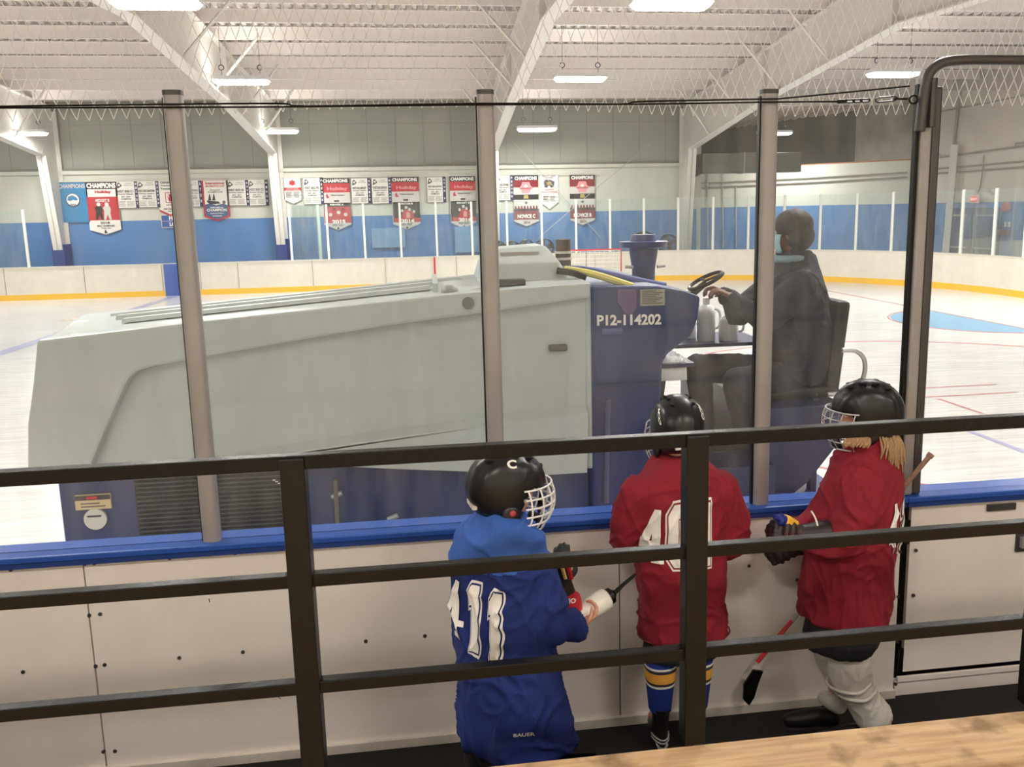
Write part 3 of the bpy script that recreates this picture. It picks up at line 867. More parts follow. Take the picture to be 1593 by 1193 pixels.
for u in (.36, .62):
    b.shape([(u - .13, .72), (u - .1, .55), (u - .14, .5), (u - .05, .45), (u + .06, .45), (u + .12, .52), (u + .09, .6), (u + .12, .72), (u + .05, .72), (u, .62), (u - .06, .72)], M_CLOTHK if u < .5 else M_PALE, 'player_print')
    b.ring(u, .43, .06, .035, M_TXTWHITE, 'player_print', d=.012)
b.text([('2018', .36, .66, .755, .80), ('BILL SAMPLES', .25, .8, .82, .85), ('TEAM 1996', .36, .68, .87, .89)], M_TXTDARK)
b.shape([(.46, .97), (.47, .93), (.5, .9), (.53, .94), (.56, .96), (.5, .985)], M_TXTDARK)
def cert(px0, px1, py0, py1, where, title, years, side, strip=True):
    w = px1 - px0
    b = Banner(px0, px1 + (5 if strip else 0), py0, py1, 'small white league banner titled %s, %s' % (title.lower(), where))
    e = w / (w + (5 if strip else 0))
    b.patch(0, e, 0, 0.012, M_INK, 'border'); b.patch(0, e, .985, 1, M_INK, 'border'); b.patch(0, .02, 0, 1, M_INK, 'border')
    if strip:
        b.patch(e, 1, 0, 1, M_NAVY, 'side_strip')
        n = len(side)
        b.text([(ch, e + (1 - e) * .3, e + (1 - e) * .75, .08 + .86 * i / n, .08 + .86 * (i + .55) / n) for i, ch in enumerate(side)], M_TXTWHITE)
    b.shape([(.08 * e, .28), (.14 * e, .08), (.22 * e, .06), (.36 * e, .17), (.34 * e, .2), (.2 * e, .26)], M_INK, 'emblem', .004)
    b.ring(.22 * e, .16, .05, .04, M_CLOTH, d=.008, n=10)
    b.text([('League', .55 * e, .85 * e, .08, .12), ('Hockey Assoc.', .45 * e, .95 * e, .15, .19)], M_INK, bold=.01)
    b.text([(title, .08 * e, .92 * e, .34, .43), ('Regular Season', .12 * e, .9 * e, .46, .52), (years, .28 * e, .74 * e, .555, .61), ('CHAMPIONS', .25 * e, .78 * e, .635, .69)], M_TXTDARK, bold=.02)
    b.rows(.75, .95, 5, M_PALE if not strip else mat('banner_list', rgb(168, 164, 160), .85), .08 * e, .95 * e)
    return b
cert(178, 208, 281, 324, 'right of the large midget banner', 'WEST END C1', '2017 - 2018', 'MIDGET')
cert(211, 241, 280.5, 323, 'left of the crested banner', 'WEST END BANTAM', '2017 - 2018', 'BANTAM')
b = Banner(244, 277, 280, 337, 'white banner with a red crest, above the blue locker sign', M_CLOTH, 0.14)
b.text([('OSHAWA', .15, .85, .04, .10), ('Thanksgiving', .15, .9, .13, .18), ('Tournament', .15, .85, .21, .26)], M_TXTDARK)
b.shape([(.33, .34), (.8, .34), (.8, .62), (.33, .62)], M_CLOTHR, d=.004); b.shape([(.36, .36), (.77, .36), (.77, .60), (.36, .60)], M_CLOTH, d=.007)
b.shape([(.42, .42), (.5, .5), (.5, .38), (.57, .38), (.6, .48), (.68, .38), (.72, .42), (.64, .58), (.5, .59)], M_CLOTHR, d=.011)
b.text([('NOVICE', .35, .75, .66, .70), ('All-Ontario', .2, .85, .76, .81), ('Series', .4, .7, .83, .87)], M_INK)
b.shape([(0, .86), (.5, 1.0), (1, .86), (1, .80), (.5, .94), (0, .80)], M_CLOTHR, 'red_edge', .004)
b = Banner(250, 292, 334, 354, 'blue and white locker room sign half hidden by the first post', M_CLOTH)
b.o.name = 'wall_sign'; b.o['category'] = 'sign'; b.o['group'] = 'signs on the far wall'
b.patch(.02, .98, .04, .96, mat('sign_blue', rgb(34, 76, 160), .6), d=.0)
b.text([('HOME', .3, .85, .08, .42), ('LOCKER', .3, .98, .56, .88)], M_TXTWHITE, bold=.06); b.patch(.02, .98, .48, .5, M_TXTWHITE, 'line', .003)
cert(292, 308, 280, 322, 'touching the right side of the first post', 'WEST END B', '2015 - 2016', 'ATOM')
b = Banner(313, 354, 279, 344, 'shield shaped champion banner with thick red border and ships', M_CLOTHR, 0.11)
b.shape([(.07, .03), (.07, .86), (.5, .965), (.93, .86), (.93, .03)], M_CLOTH, 'inner_field', .003)
b.shape([(.07, .60), (.07, .86), (.5, .965), (.93, .86), (.93, .62), (.75, .58), (.5, .62), (.25, .57)], M_SLATE, 'lower_field', .006)
b.text([('International', .14, .86, .06, .12), ('SILVERSTICK CUP', .14, .86, .14, .18)], M_CLOTHR, bold=.04)
b.text([('FINALIST', .3, .7, .24, .27), ('STAMPS CUP', .22, .78, .285, .32)], M_TXTDARK)
for u in (.26, .42): b.shape([(u - .06, .5), (u, .34), (u + .03, .36), (u + .06, .5)], M_TXTDARK, 'ship_print', .01)
b.shape([(.14, .5), (.6, .53), (.66, .58), (.3, .59), (.18, .56)], M_TXTDARK, 'ship_print', .011); b.ring(.8, .55, .06, .04, M_INK, 'ship_print', .012)
b.text([('2008-2009 A1', .25, .75, .655, .69), ('CHAMPION', .12, .88, .70, .765), ('Regional Division', .25, .75, .80, .83), ('WARRIORS', .32, .68, .86, .89)], M_TXTWHITE, d=.012)
cert(351, 381, 280, 320, 'right of the red bordered shield banner', 'WEST END B3', '2010 - 2011', 'NOVICE')
cert(384, 411, 279, 320, 'left of the padded column', 'WEST END C2', '2010 - 2011', 'MINOR')
b = Banner(440, 468, 277, 317, 'small pennant with a red maple leaf, right of the padded column', M_CLOTH, 0.16)
b.shape([(.5, .05), (.56, .12), (.66, .1), (.64, .2), (.7, .24), (.56, .27), (.52, .3), (.44, .27), (.3, .24), (.36, .2), (.34, .1), (.44, .12)], M_CLOTHR)
b.patch(.02, .98, .37, .49, M_CLOTHR); b.text([('OTTAWA MINOR', .2, .8, .385, .425), ('LEAGUE CHAMPIONS', .1, .9, .44, .48)], M_TXTWHITE, bold=.0)
b.rows(.54, .78, 5, M_INK, .12, .88)
for pts in ([(0, 0), (0, .84), (.03, .84), (.03, 0)], [(.97, 0), (.97, .84), (1, .84), (1, 0)]): b.shape(pts, M_INK, 'border', .004)
def champ(px0, px1, py0, py1, label, level, year):
    b = Banner(px0, px1, py0, py1, label, M_PALE, 0.11)
    b.patch(0, 1, 0, .1, M_CLOTHK); b.text([('CHAMPIONS', .04, .94, .02, .085)], M_TXTWHITE, bold=.05)
    b.patch(0, 1, .1, .275, M_CLOTHR); b.text([('Holiday', .18, .92, .17, .25)], M_PINK, bold=.03)
    b.shape([(.15, .38), (.12, .33), (.18, .29), (.2, .34), (.26, .37)], M_CLOTHR, 'emblem'); b.text([('Ottawa Senators', .3, .8, .31, .34)], M_INK)
    b.shape([(.4, .42), (.6, .42), (.58, .455), (.42, .455)], M_INK, 'emblem', .004)
    b.patch(.02, 1, .475, .86, M_CLOTHK, d=.0); b.text([(level, .25, .75, .49, .525)], M_TXTWHITE)
    b.shape([(.05, .86), (.05, .78), (1, .78), (1, .86)], M_CLOTHR, 'picture', .004)
    if level.startswith('PEE'):
        b.patch(.03, .99, .55, .84, M_CLOTHR, 'picture', .003)
        for u, v in ((.25, .70), (.55, .66), (.8, .7), (.4, .6), (.7, .6)): b.ring(u, v, .07, .035, M_MAROON if v < .65 else M_PALE, 'player_print', .008, 10)
    else:
        for u, v, s in ((.35, .64, .05), (.62, .62, .05), (.5, .58, .06), (.78, .66, .05)):
            b.ring(u, v, s, .03, M_PALE, 'player_print', .008, 10)
        b.shape([(.3, .78), (.36, .68), (.45, .62), (.62, .62), (.74, .66), (.8, .78)], M_CLOTHR, 'player_print', .006)
        b.shape([(.5, .78), (.5, .68), (.58, .66), (.64, .7), (.64, .78)], M_PINK, 'player_print', .009)
    b.text([(year, .3, .78, .80, .875)], M_TXTWHITE, d=.012, bold=.05)
    b.rows(.885, .93, 2, M_INK, .3, .7); b.shape([(.46, .985), (.48, .95), (.52, .94), (.55, .97), (.5, .99)], M_TXTDARK)
cert(470, 497, 276, 318, 'right of the maple leaf pennant', 'WEST END PB', '2015 - 2016', 'PEEWEE')
champ(500, 543, 277, 358, 'red and black champions banner, peewee A 2015', 'PEEWEE A', '2015')
cert(545, 571, 277, 317, 'right of the peewee champions banner', 'WEST END MIDGET', '2014 - 2015', 'NOVICE')
cert(577, 603, 276, 317, 'left of the bantam champions banner', 'WEST END SENIOR', '2014 - 2015', 'BANTAMC')
champ(608, 651, 275, 357, 'red and black champions banner, bantam B 2014', 'BANTAM B', '2014')
cert(663, 688, 275, 315, 'alone between the bantam and midget champions banners', 'WEST END JUNIORS', '2013 - 2014', 'ATOM A')
champ(699, 739, 274, 355, 'red and black champions banner, midget B 2014, left of the second post', 'MIDGET B', '2014')
cert(769, 793, 272, 312, 'right of the second post', 'WEST CARLTON REBEL', '2013 - 2014', 'PEEWEE')
def novice(px0, px1, py0, py1, label, level):
    b = Banner(px0, px1, py0, py1, label, M_PALE, 0.1)
    b.patch(0, 1, 0, .24, M_MAROON); b.patch(0, 1, 0, .1, M_CLOTHK, d=.003); b.text([('CHAMPIONS', .06, .94, .03, .10)], M_TXTWHITE, d=.01, bold=.05)
    b.shape([(.36, .14), (.64, .14), (.7, .22), (.82, .25), (.68, .29), (.66, .35), (.34, .35), (.32, .29), (.2, .25), (.3, .22)], M_PINK)
    b.ring(.5, .22, .07, .03, M_CLOTH, d=.012, n=8); b.text([('HOCKEY', .28, .72, .245, .28)], M_MAROON, d=.013)
    b.patch(0, 1, .38, .48, M_CLOTHK); b.shape([(.4, .46), (.42, .39), (.58, .39), (.6, .46)], M_GOLD)
    for i in range(8): b.shape([(.03 + .12 * i, .66), (.05 + .12 * i, .6), (.1 + .12 * i, .6), (.13 + .12 * i, .66)], M_MAROON, 'player_print', .004 + .002 * (i % 2))
    b.ring(.5, .54, .06, .025, M_INK, 'emblem', .004, 8)
    b.patch(0, 1, .66, .7, M_CLOTHK, d=.008); b.patch(0, 1, .7, .87, M_MAROON); b.text([(level, .14, .86, .765, .84)], M_TXTWHITE, bold=.05)
    b.text([('2014', .38, .64, .9, .95)], M_MAROON)
novice(798, 837, 272, 352, 'dark red champions banner lettered novice C', 'NOVICE C')
b = Banner(840, 868, 272, 325, 'white pennant with a gold animal emblem between the two novice banners', M_CLOTH, 0.2)
b.text([('HUBS ST. ANNE', .12, .85, .02, .05), ('TOURNAMENT', .25, .75, .07, .10)], M_INK)
b.shape([(.2, .2), (.3, .14), (.55, .14), (.8, .2), (.76, .34), (.6, .38), (.5, .3), (.36, .38), (.24, .36)], M_INK); b.shape([(.34, .22), (.6, .2), (.66, .3), (.4, .3)], M_GOLD, d=.012)
b.text([('CHAMPIONS', .25, .75, .42, .45), ('NOVICE ATOM PEEWEE', .05, .95, .49, .52)], M_CLOTHR); b.rows(.62, .8, 4, M_INK, .15, .85)
novice(886, 925, 271, 350, 'dark red champions banner lettered novice B, last at right', 'NOVICE B')
# slack lines hanging in front of the far wall
for YC, pl, lb in ((27.75, [(800, 222), (870, 300), (935, 370)], 'thin pale brace rod slanting down to the right across the novice banners'),
               (27.6, [(1010, 225), (925, 295), (838, 370)], 'thin pale brace rod slanting down to the left across the novice banners')):
    bm = bmesh.new(); tube(bm, [spot(x, y, Y=YC) for x, y in pl], 0.011, 4); tag(obj('brace_rod', bm, mat('rod_grey', rgb(176, 176, 168), .6)), lb, 'brace rod')

# =================================================================== NEAR BOARDS
NB = thing('near_boards', 'white near rink boards with blue top, behind the three young players', 'rink boards', (-1, 0.05, 0))
seams = [-7.0, -4.1, -1.583, 0.86, 2.325]
for a, b_ in zip(seams, seams[1:]):
    bm = bmesh.new(); box(bm, (a + 0.003, 0.0, 0.02), (b_ - 0.003, 0.12, 1.07)); obj('board_panel', bm, M_NEARBOARD, NB, bevel=0.002)
bm = bmesh.new(); box(bm, (-7, 0.003, 0.0), (2.325, 0.11, 0.03)); obj('backing', bm, M_DGREY, NB)
bm = bmesh.new(); box(bm, (-7, -0.02, 0.0), (2.325, 0.0, 0.045)); obj('base_strip', bm, mat('strip_cream', rgb(224, 218, 206), 0.5, var=0.15, scale=8), NB)
bm = bmesh.new(); box(bm, (-7, -0.03, 1.07), (2.335, 0.15, 1.10)); obj('top_cap', bm, M_BLUE, NB, bevel=0.006)
bm = bmesh.new(); box(bm, (-7, -0.022, 1.045), (2.33, 0.0, 1.07)); obj('cap_lip', bm, mat('lip_blue', rgb(30, 60, 130), 0.4), NB)
def screw(px, py, parent, r=0.009):
    p = spot(px, py, Y=0.0); bm = bmesh.new()
    tube(bm, [(p.x, -0.004, p.z), (p.x, 0.004, p.z)], r, 8); obj('screw', bm, M_DGREY, parent)
for px, py in ((17, 886), (132, 877), (147, 876), (264, 868), (366, 860), (561, 846), (657, 838), (139, 957), (156, 955), (149, 1036), (163, 1034), (154, 1101), (171, 1099), (161, 1169), (179, 1168),
               (36, 1045), (279, 1023), (378, 1014), (569, 997), (661, 989), (935, 818), (948, 817), (1254, 795), (1399, 788), (1400, 858), (1397, 928), (1396, 998), (1393, 1064), (1165, 880), (1240, 902)):
    screw(px, py, NB)
bm = bmesh.new()
for q in (((325, 931), (326, 937)), ((425, 1082), (432, 1084), (437, 1087)), ((1020, 905), (1012, 920))):
    tube(bm, [spot(x, y, Y=-0.001) for x, y in q], 0.002, 4)
obj('scuff_mark', bm, M_DGREY, NB)
# gate at the right
GT = thing('board_gate', 'white gate in the near boards with dark gap and latch plates, at right', 'gate', (3.3, 0.05, 0))
bm = bmesh.new(); box(bm, (2.375, 0.005, 0.13), (4.4, 0.12, 1.07)); obj('gate_panel', bm, M_NEARBOARD, GT, bevel=0.003)
bm = bmesh.new(); box(bm, (2.335, -0.03, 1.07), (5.2, 0.15, 1.10)); obj('top_cap', bm, M_BLUE, GT, bevel=0.006)
bm = bmesh.new(); box(bm, (2.34, -0.022, 1.045), (5.2, 0.0, 1.07)); obj('cap_lip', bm, MATS['lip_blue'], GT)
bm = bmesh.new(); box(bm, (2.33, 0.0, 0.0), (5.2, 0.12, 0.085)); obj('sill', bm, M_NEARBOARD, GT, bevel=0.003)
bm = bmesh.new(); box(bm, (2.335, 0.03, 0.085), (4.45, 0.10, 1.07)); obj('gap_shadow_fill', bm, M_BLACK, GT)  # black filler puts in the shade of the gap round the gate
bm = bmesh.new(); box(bm, (2.34, -0.012, 0.085), (4.45, 0.005, 0.11)); obj('sill_edge', bm, M_NEARBOARD, GT)
for z in (0.9, 0.2):
    bm = bmesh.new(); tube(bm, [(2.352, -0.005, z - 0.05), (2.352, -0.005, z + 0.07)], 0.014, 8); obj('hinge', bm, M_BLACK, GT)
def plate(px0, px1, py0, py1, m, nm, d=-0.006):
    a = spot(px0, py1, Y=0); b = spot(px1, py0, Y=0); bm = bmesh.new(); box(bm, (a.x, d, a.z), (b.x, 0.006, b.z)); return obj(nm, bm, m, GT)
plate(1535, 1580, 782, 795, M_DGREY, 'slot_plate'); plate(1579, 1604, 827, 858, M_DGREY, 'latch_plate'); plate(1584, 1604, 833, 850, M_GREY, 'latch_handle', -0.03)
for px, py in ((1424, 786), (1493, 781), (1559, 776), (1425, 856), (1421, 926), (1411, 1087), (1474, 1081), (1536, 1075)): screw(px, py, GT)

# near glass and its posts
def near_post(x, label, w=0.078, ztop=3.07):
    bm = bmesh.new()
    n = 20
    def rr(k):
        a = 2 * PI * k / n; c, s_ = math.cos(a), math.sin(a)
        e = 0.6
        return (abs(c) ** e * (1 if c > 0 else -1) * w / 2, abs(s_) ** e * (1 if s_ > 0 else -1) * 0.032)
    loft(bm, [[Vector((x + rr(k)[0], 0.035 + rr(k)[1], z)) for k in range(n)] for z in (1.10, ztop)])
    t = obj('glass_stanchion', bm, M_GREY, NB, smooth=True); t['label'] = label
    bm = bmesh.new(); loft(bm, [[Vector((x + rr(k)[0] * 1.03, 0.035 + rr(k)[1] * 1.05, z)) for k in range(n)] for z in (ztop - 0.012, ztop + 0.008)])
    obj('end_cap', bm, M_DGREY, t)
    bm = bmesh.new(); box(bm, (x - w / 2 - .006, 0.03, 1.10), (x - w / 2 + .004, 0.06, ztop - 0.02)); obj('glass_gasket', bm, M_BLACK, t)
    return t
near_post(-1.03, 'grey metal glass post at left, beside the crested banner')
near_post(0.277, 'grey metal glass post rising above the blue jersey player')
near_post(1.58, 'grey metal glass post between the two red jersey players')
bm = bmesh.new(); box(bm, (2.318, 0.0, 1.10), (2.372, 0.07, 3.02)); GP = obj('gate_post', bm, M_GREY, NB, bevel=0.01); GP['label'] = 'wide dark grey metal gate post'
bm = bmesh.new(); box(bm, (2.374, 0.005, 1.10), (2.42, 0.075, 3.09)); obj('outer_post', bm, M_DGREY, GP, bevel=0.012)
bm = bmesh.new(); box(bm, (2.30, 0.02, 1.10), (2.317, 0.05, 3.10)); obj('rubber_edge', bm, M_BLACK, GP)
bm = bmesh.new(); tube(bm, [(2.35, -0.02, 2.9), (2.35, -0.02, 3.12)], 0.02, 8); obj('bolt_sleeve', bm, M_DGREY, GP)
# bent pipe over the gate
bp = [spot(x, y, Y=-0.02) for x, y in ((1431, 204), (1436, 160), (1441, 128), (1449, 110), (1466, 98), (1490, 94), (1530, 93), (1620, 94), (1760, 95), (2500, 102))]
bm = bmesh.new(); tube(bm, curve_pts(bp, 5), 0.024, 12)
tag(obj('bent_pipe', bm, M_DGREY, smooth=True), 'dark pipe bent over the gate in the upper right', 'pipe')
def npane(x0, x1, label, z1=3.04):
    bm = bmesh.new(); box(bm, (x0, 0.038, 1.10), (x1, 0.05, z1))
    obj('glass_pane', bm, M_GLASS, NB)
npane(-2.30, -1.072, 'near glass pane left of the first grey post')
npane(-0.988, 0.235, 'near glass pane between the first and second grey posts')
npane(0.318, 1.54, 'near glass pane between the second and third grey posts')
npane(1.62, 2.30, 'narrow near glass pane between the third post and the gate post')
npane(2.425, 3.75, 'near glass pane right of the gate post', 3.07)
# cables along the top of the glass
def cable(pts, label, r=0.004, Y=-0.01, name='steel_cable'):
    bm = bmesh.new(); tube(bm, curve_pts([spot(x, y, Y=Y) for x, y in pts], 5), r, 6)
    return tag(obj(name, bm, M_BLACK, smooth=True), label, 'cable', 'cables along the top of the near glass')
cable([(-40, 166), (200, 163), (430, 161), (480, 165), (752, 161), (960, 162), (1000, 158), (1193, 154), (1230, 152), (1415, 134)], 'upper dark cable, crossing the lower one right of the second post')
cable([(-40, 168), (260, 167), (480, 166), (752, 163), (1000, 162), (1193, 159), (1315, 158)], 'lower dark cable along the top of the near glass')
TB = thing('turnbuckle', 'dark chain and turnbuckle fixing the cable to the gate post', 'turnbuckle', spot(1400, 155, Y=-0.01))
bm = bmesh.new()
def link_(p, q, w):
    a = spot(*p, Y=-0.01); b = spot(*q, Y=-0.01); d = (b - a); u = Vector((-d.z, 0, d.x)).normalized() * w
    tube(bm, [a - u * .5, a + u * .5, a + d * .15 + u, b - d * .15 + u, b + u * .5, b - u * .5, b - d * .15 - u, a + d * .15 - u], 0.004, 5, closed=True)
for k in range(4): link_((1303 + 12 * k, 158 - .5 * k), (1317 + 12 * k, 157.5 - .5 * k), 0.006)
obj('chain', bm, M_BLACK, TB)
bm = bmesh.new(); link_((1362, 156), (1395, 153), 0.010); obj('body', bm, M_BLACK, TB)
bm = bmesh.new(); tube(bm, [spot(1390, 154, Y=-0.01), spot(1412, 154, Y=-0.01)], 0.005, 6)
c = spot(1421, 155, Y=-0.01); tube(bm, [c + Vector((0.02 * math.cos(a), 0, 0.018 * math.sin(a))) for a in [2 * PI * i / 12 for i in range(12)]], 0.005, 6, closed=True)
obj('eye_bolt', bm, M_BLACK, TB)

# safety netting above the glass
bm = bmesh.new()
CW, CH = 0.050, 0.062
nx0, nx1, zb, zt = -3.6, 4.4, 3.015, 4.1
NI = int((nx1 - nx0) / CW); NJ = int((zt - zb) / CH)
def npt(i, j):
    x = nx0 + CW * (i + 0.5 * (j % 2)); z = zb + CH * j
    z -= 0.05 * math.sin(x * 0.9) ** 2 * (1 if x < 2.35 else 0.2)
    y = 0.12 + 0.02 * noise.noise(Vector((x * 1.5, z * 2, 0)))
    return Vector((x + 0.006 * noise.noise(Vector((x * 9, z * 9, 3))), y, z + 0.006 * noise.noise(Vector((x * 9, z * 9, 7)))))
def strand(a, b, r=0.0019):
    d = (b - a).normalized(); u = Vector((d.z, 0, -d.x)) * r; v = Vector((0, r, 0))
    A = [bm.verts.new(a + k) for k in (u, -u * .5 + v, -u * .5 - v)]; B = [bm.verts.new(b + k) for k in (u, -u * .5 + v, -u * .5 - v)]
    for k in range(3): bm.faces.new((A[k], A[(k + 1) % 3], B[(k + 1) % 3], B[k]))
for j in range(NJ):
    for i in range(NI):
        o_ = j % 2
        a = npt(i, j); strand(a, npt(i + (1 if o_ else 0), j + 1)); strand(a, npt(i - (0 if o_ else 1), j + 1))
tag(obj('safety_net', bm, mat('net_white', rgb(236, 232, 226), 0.6)), 'white diamond mesh safety netting hanging above the near glass', 'net')

# =================================================================== GUARD RAILING
GR = thing('guard_railing', 'black metal guard railing with three bars in front of the players', 'railing', (0.2, -1.30, 0.78))
RT = [[(-4, 1.855), (5, 1.855)], [(-4, 1.472), (5, 1.472)], [(-4, 1.122), (5, 1.122)]]
for z, h, m_ in ((1.852, 0.044, 0), (1.477, 0.040, 0), (1.125, 0.040, 0)):
    bm = bmesh.new(); box(bm, (-4.5, -1.325, z - h), (5.0, -1.285, z)); obj('rail_bar', bm, M_RAIL, GR, bevel=0.003)
for x in (-2.88, -1.655, -0.425, 0.815, 2.05 + 0.02, 3.3):
    if -0.5 < x < 0.9 or True:
        bm = bmesh.new(); box(bm, (x - 0.036, -1.338, 0.782), (x + 0.036, -1.266, 1.846)); obj('post', bm, M_BLACK, GR, bevel=0.004)
# =================================================================== ICE RESURFACING VEHICLE
M_ZW = mat('vehicle_white', rgb(190, 199, 199), 0.35, var=0.03, scale=2, coat=0.15)
M_ZB = mat('vehicle_blue', rgb(20, 46, 104), 0.4, var=0.18, scale=3)
M_ZB2 = mat('vehicle_blue_dark', rgb(18, 36, 84), 0.4, var=0.15, scale=4)
M_TYRE = mat('tyre', rgb(26, 26, 28), 0.85, var=0.2, scale=20)
V = thing('ice_resurfacer', 'large white and blue ice resurfacing vehicle with driver, behind the glass', 'ice resurfacer', (-0.2, 2.0, 0))
YN = 1.0
def S_(x, y, Y=YN):
    p = spot(x, y, Y=Y); return (p.x, p.z)
# body shell: rings across the width, each an outline in x,z
top = [(-2.085, 1.93), (-1.288, 1.992), (-0.6, 2.044), (0.114, 2.10), (0.5, 2.122), (0.93, 2.14)]
side_low = [(0.90, 1.00), (0.13, 1.05), (-0.60, 1.13), (-0.94, 1.17), (-2.22, 1.17)]
front = [(-2.19, 1.465), (-2.13, 1.70)]
def outline(dz, dx, lift=0.0):
    t_ = [(x + (dx if i == 0 else 0), z + dz) for i, (x, z) in enumerate(top)]
    f_ = [(x + dx, z) for x, z in front]
    return t_ + side_low[:-1] + [(-2.22 + dx, 1.17)] + f_
bm = bmesh.new()
rings = []
for y, dz, dx in ((1.07, -0.02, 0.03), (1.15, 0.0, 0.0), (1.9, 0.03, -0.12), (2.02, 0.02, -0.12), (2.6, -0.25, -0.05), (2.95, -0.45, 0.05)):
    rings.append([Vector((x, y, z)) for x, z in outline(dz, dx)])
loft(bm, rings)
obj('tank_body', bm, M_ZW, V, smooth=True, bevel=0.02)
# raised side lip (front part and top band) that stands proud of the panel
groove = [(-1.90, 1.20), (-1.871, 1.258), (-1.754, 1.496), (-1.665, 1.665), (-1.64, 1.70), (-1.607, 1.728), (-1.538, 1.752), (-1.238, 1.796), (-0.7, 1.873), (-0.253, 1.93), (0.291, 1.985), (0.915, 2.052)]
lip = [(-2.09, 1.925), (-1.288, 1.992), (-0.6, 2.044), (0.114, 2.10), (0.5, 2.122), (0.925, 2.138)] + list(reversed(groove)) + [(-1.92, 1.165), (-2.225, 1.165), (-2.19, 1.465), (-2.135, 1.70)]
bm = bmesh.new(); prism(bm, lip, 0.985, 1.13)
obj('side_lip', bm, M_ZW, V, bevel=0.016)
# lower ledge that swells out
up = [(-1.30, 1.21), (-1.214, 1.225), (-0.825, 1.275), (-0.136, 1.34), (0.31, 1.375), (0.90, 1.414)]
dn = [(0.89, 1.0), (0.643, 1.0), (0.13, 1.055), (-0.222, 1.09), (-0.727, 1.148), (-0.94, 1.16), (-1.3, 1.17)]
bm = bmesh.new()
poly = up + dn
a = [Vector((x, 1.10, z)) for x, z in poly]
cz = 1.15
b = [Vector((x, 1.0, z - (0.05 if i < len(up) else 0.0))) for i, (x, z) in enumerate(poly)]
loft(bm, [a, b]); obj('lower_ledge', bm, M_ZW, V, bevel=0.012)
bm = bmesh.new(); box(bm, (0.90, 1.06, 1.0), (0.95, 1.13, 2.10)); obj('corner_trim', bm, M_ZW, V, bevel=0.02)
# ribs and hatch lines along the top
for y, x0, x1, h in ((1.32, -1.75, 0.0, 0.014), (1.52, -1.85, 0.05, 0.02), (1.72, -1.95, 0.2, 0.02)):
    bm = bmesh.new()
    def tz(x):
        for (xa, za), (xb, zb_) in zip(top, top[1:]):
            if xa <= x <= xb: return za + (zb_ - za) * (x - xa) / (xb - xa)
        return top[-1][1]
    P_ = [(x0 + (x1 - x0) * i / 6) for i in range(7)]
    loft(bm, [[Vector((x, y - .05, tz(x) + .012)), Vector((x, y + .05, tz(x) + .012)), Vector((x, y + .035, tz(x) + .02 + h)), Vector((x, y - .035, tz(x) + .02 + h))] for x in P_])
    obj('top_rib', bm, M_ZW, V)
bm = bmesh.new(); box(bm, (0.02, 1.18, 2.09), (0.05, 2.0, 2.145)); obj('lid_hinge', bm, M_ZW, V)
bm = bmesh.new(); c = S_(700, 455); ball(bm, (c[0], 1.12, c[1] + .0), (0.05, 0.05, 0.035)); obj('lid_knob', bm, mat('knob_grey', rgb(150, 152, 148), .5), V, smooth=True)
bm = bmesh.new(); c = S_(728, 471); tube(bm, [(c[0], 0.975, c[1]), (c[0], 0.99, c[1])], 0.035, 14); obj('filler_cap', bm, mat('cap_grey', rgb(120, 122, 120), .5), V, smooth=True)
c = S_(870, 543)
bm = bmesh.new(); box(bm, (c[0] - .055, 1.03, c[1] - .02), (c[0] + .055, 1.07, c[1] + .02)); obj('latch_handle', bm, mat('latch_grey', rgb(96, 94, 90), .5), V, bevel=.01)
# white dump lid hump, exhaust
bm = bmesh.new()
hz0 = 2.12
loft(bm, [[Vector((0.30, 1.3, hz0)), Vector((0.86, 1.3, hz0)), Vector((0.86, 2.0, hz0)), Vector((0.30, 2.0, hz0))],
          [Vector((0.33, 1.34, hz0 + .12)), Vector((0.80, 1.34, hz0 + .12)), Vector((0.80, 1.96, hz0 + .12)), Vector((0.33, 1.96, hz0 + .12))],
          [Vector((0.38, 1.5, hz0 + .20)), Vector((0.73, 1.5, hz0 + .22)), Vector((0.73, 1.9, hz0 + .22)), Vector((0.38, 1.9, hz0 + .20))]])
obj('top_hump', bm, M_ZW, V, bevel=0.02)
bm = bmesh.new(); box(bm, (0.44, 1.42, hz0 + .16), (0.68, 1.5, hz0 + .185)); obj('hump_groove', bm, mat('groove_grey', rgb(170, 168, 164), .5), V)
bm = bmesh.new(); tube(bm, [(0.86, 1.6, 2.1), (0.86, 1.6, 2.37)], 0.05, 12); obj('exhaust_stack', bm, mat('exhaust', rgb(92, 78, 74), .6, metal=.4), V, smooth=True)
for z in (2.24, 2.28):
    bm = bmesh.new(); tube(bm, [(0.86, 1.6, z), (0.86, 1.6, z + .015)], 0.058, 12); obj('exhaust_clamp', bm, M_STEELW, V)
bm = bmesh.new(); box(bm, (0.30, 1.12, 2.12), (0.56, 1.20, 2.16)); obj('hinge_bracket', bm, M_DGREY, V, bevel=.008)
# blue mid body with the dashboard
mid = [(0.93, 2.112), (1.347, 2.100), (1.50, 2.07), (1.60, 2.03), (1.585, 1.90), (1.55, 1.80), (1.466, 1.739), (1.40, 1.69), (1.368, 1.640), (1.352, 1.20), (1.352, 0.30), (0.93, 0.30)]
bm = bmesh.new(); prism(bm, mid, 1.05, 2.85); obj('engine_cover', bm, M_ZB, V, bevel=0.02)
bm = bmesh.new(); box(bm, (0.96, 1.035, 1.50), (1.34, 1.05, 1.53)); obj('cover_seam', bm, M_ZB2, V)
bm = bmesh.new()
o1 = S_(929, 507, 1.04); o2 = S_(1029, 505, 1.04); o3 = S_(929, 490, 1.04)
O = Vector((o1[0], 1.043, o1[1])); put_text(bm, 'P12-114202', O, Vector((o2[0] - o1[0], 0, o2[1] - o1[1])), Vector((0, 0, o3[1] - o1[1])), 0.035)
obj('number_lettering', bm, M_TXTWHITE, V)
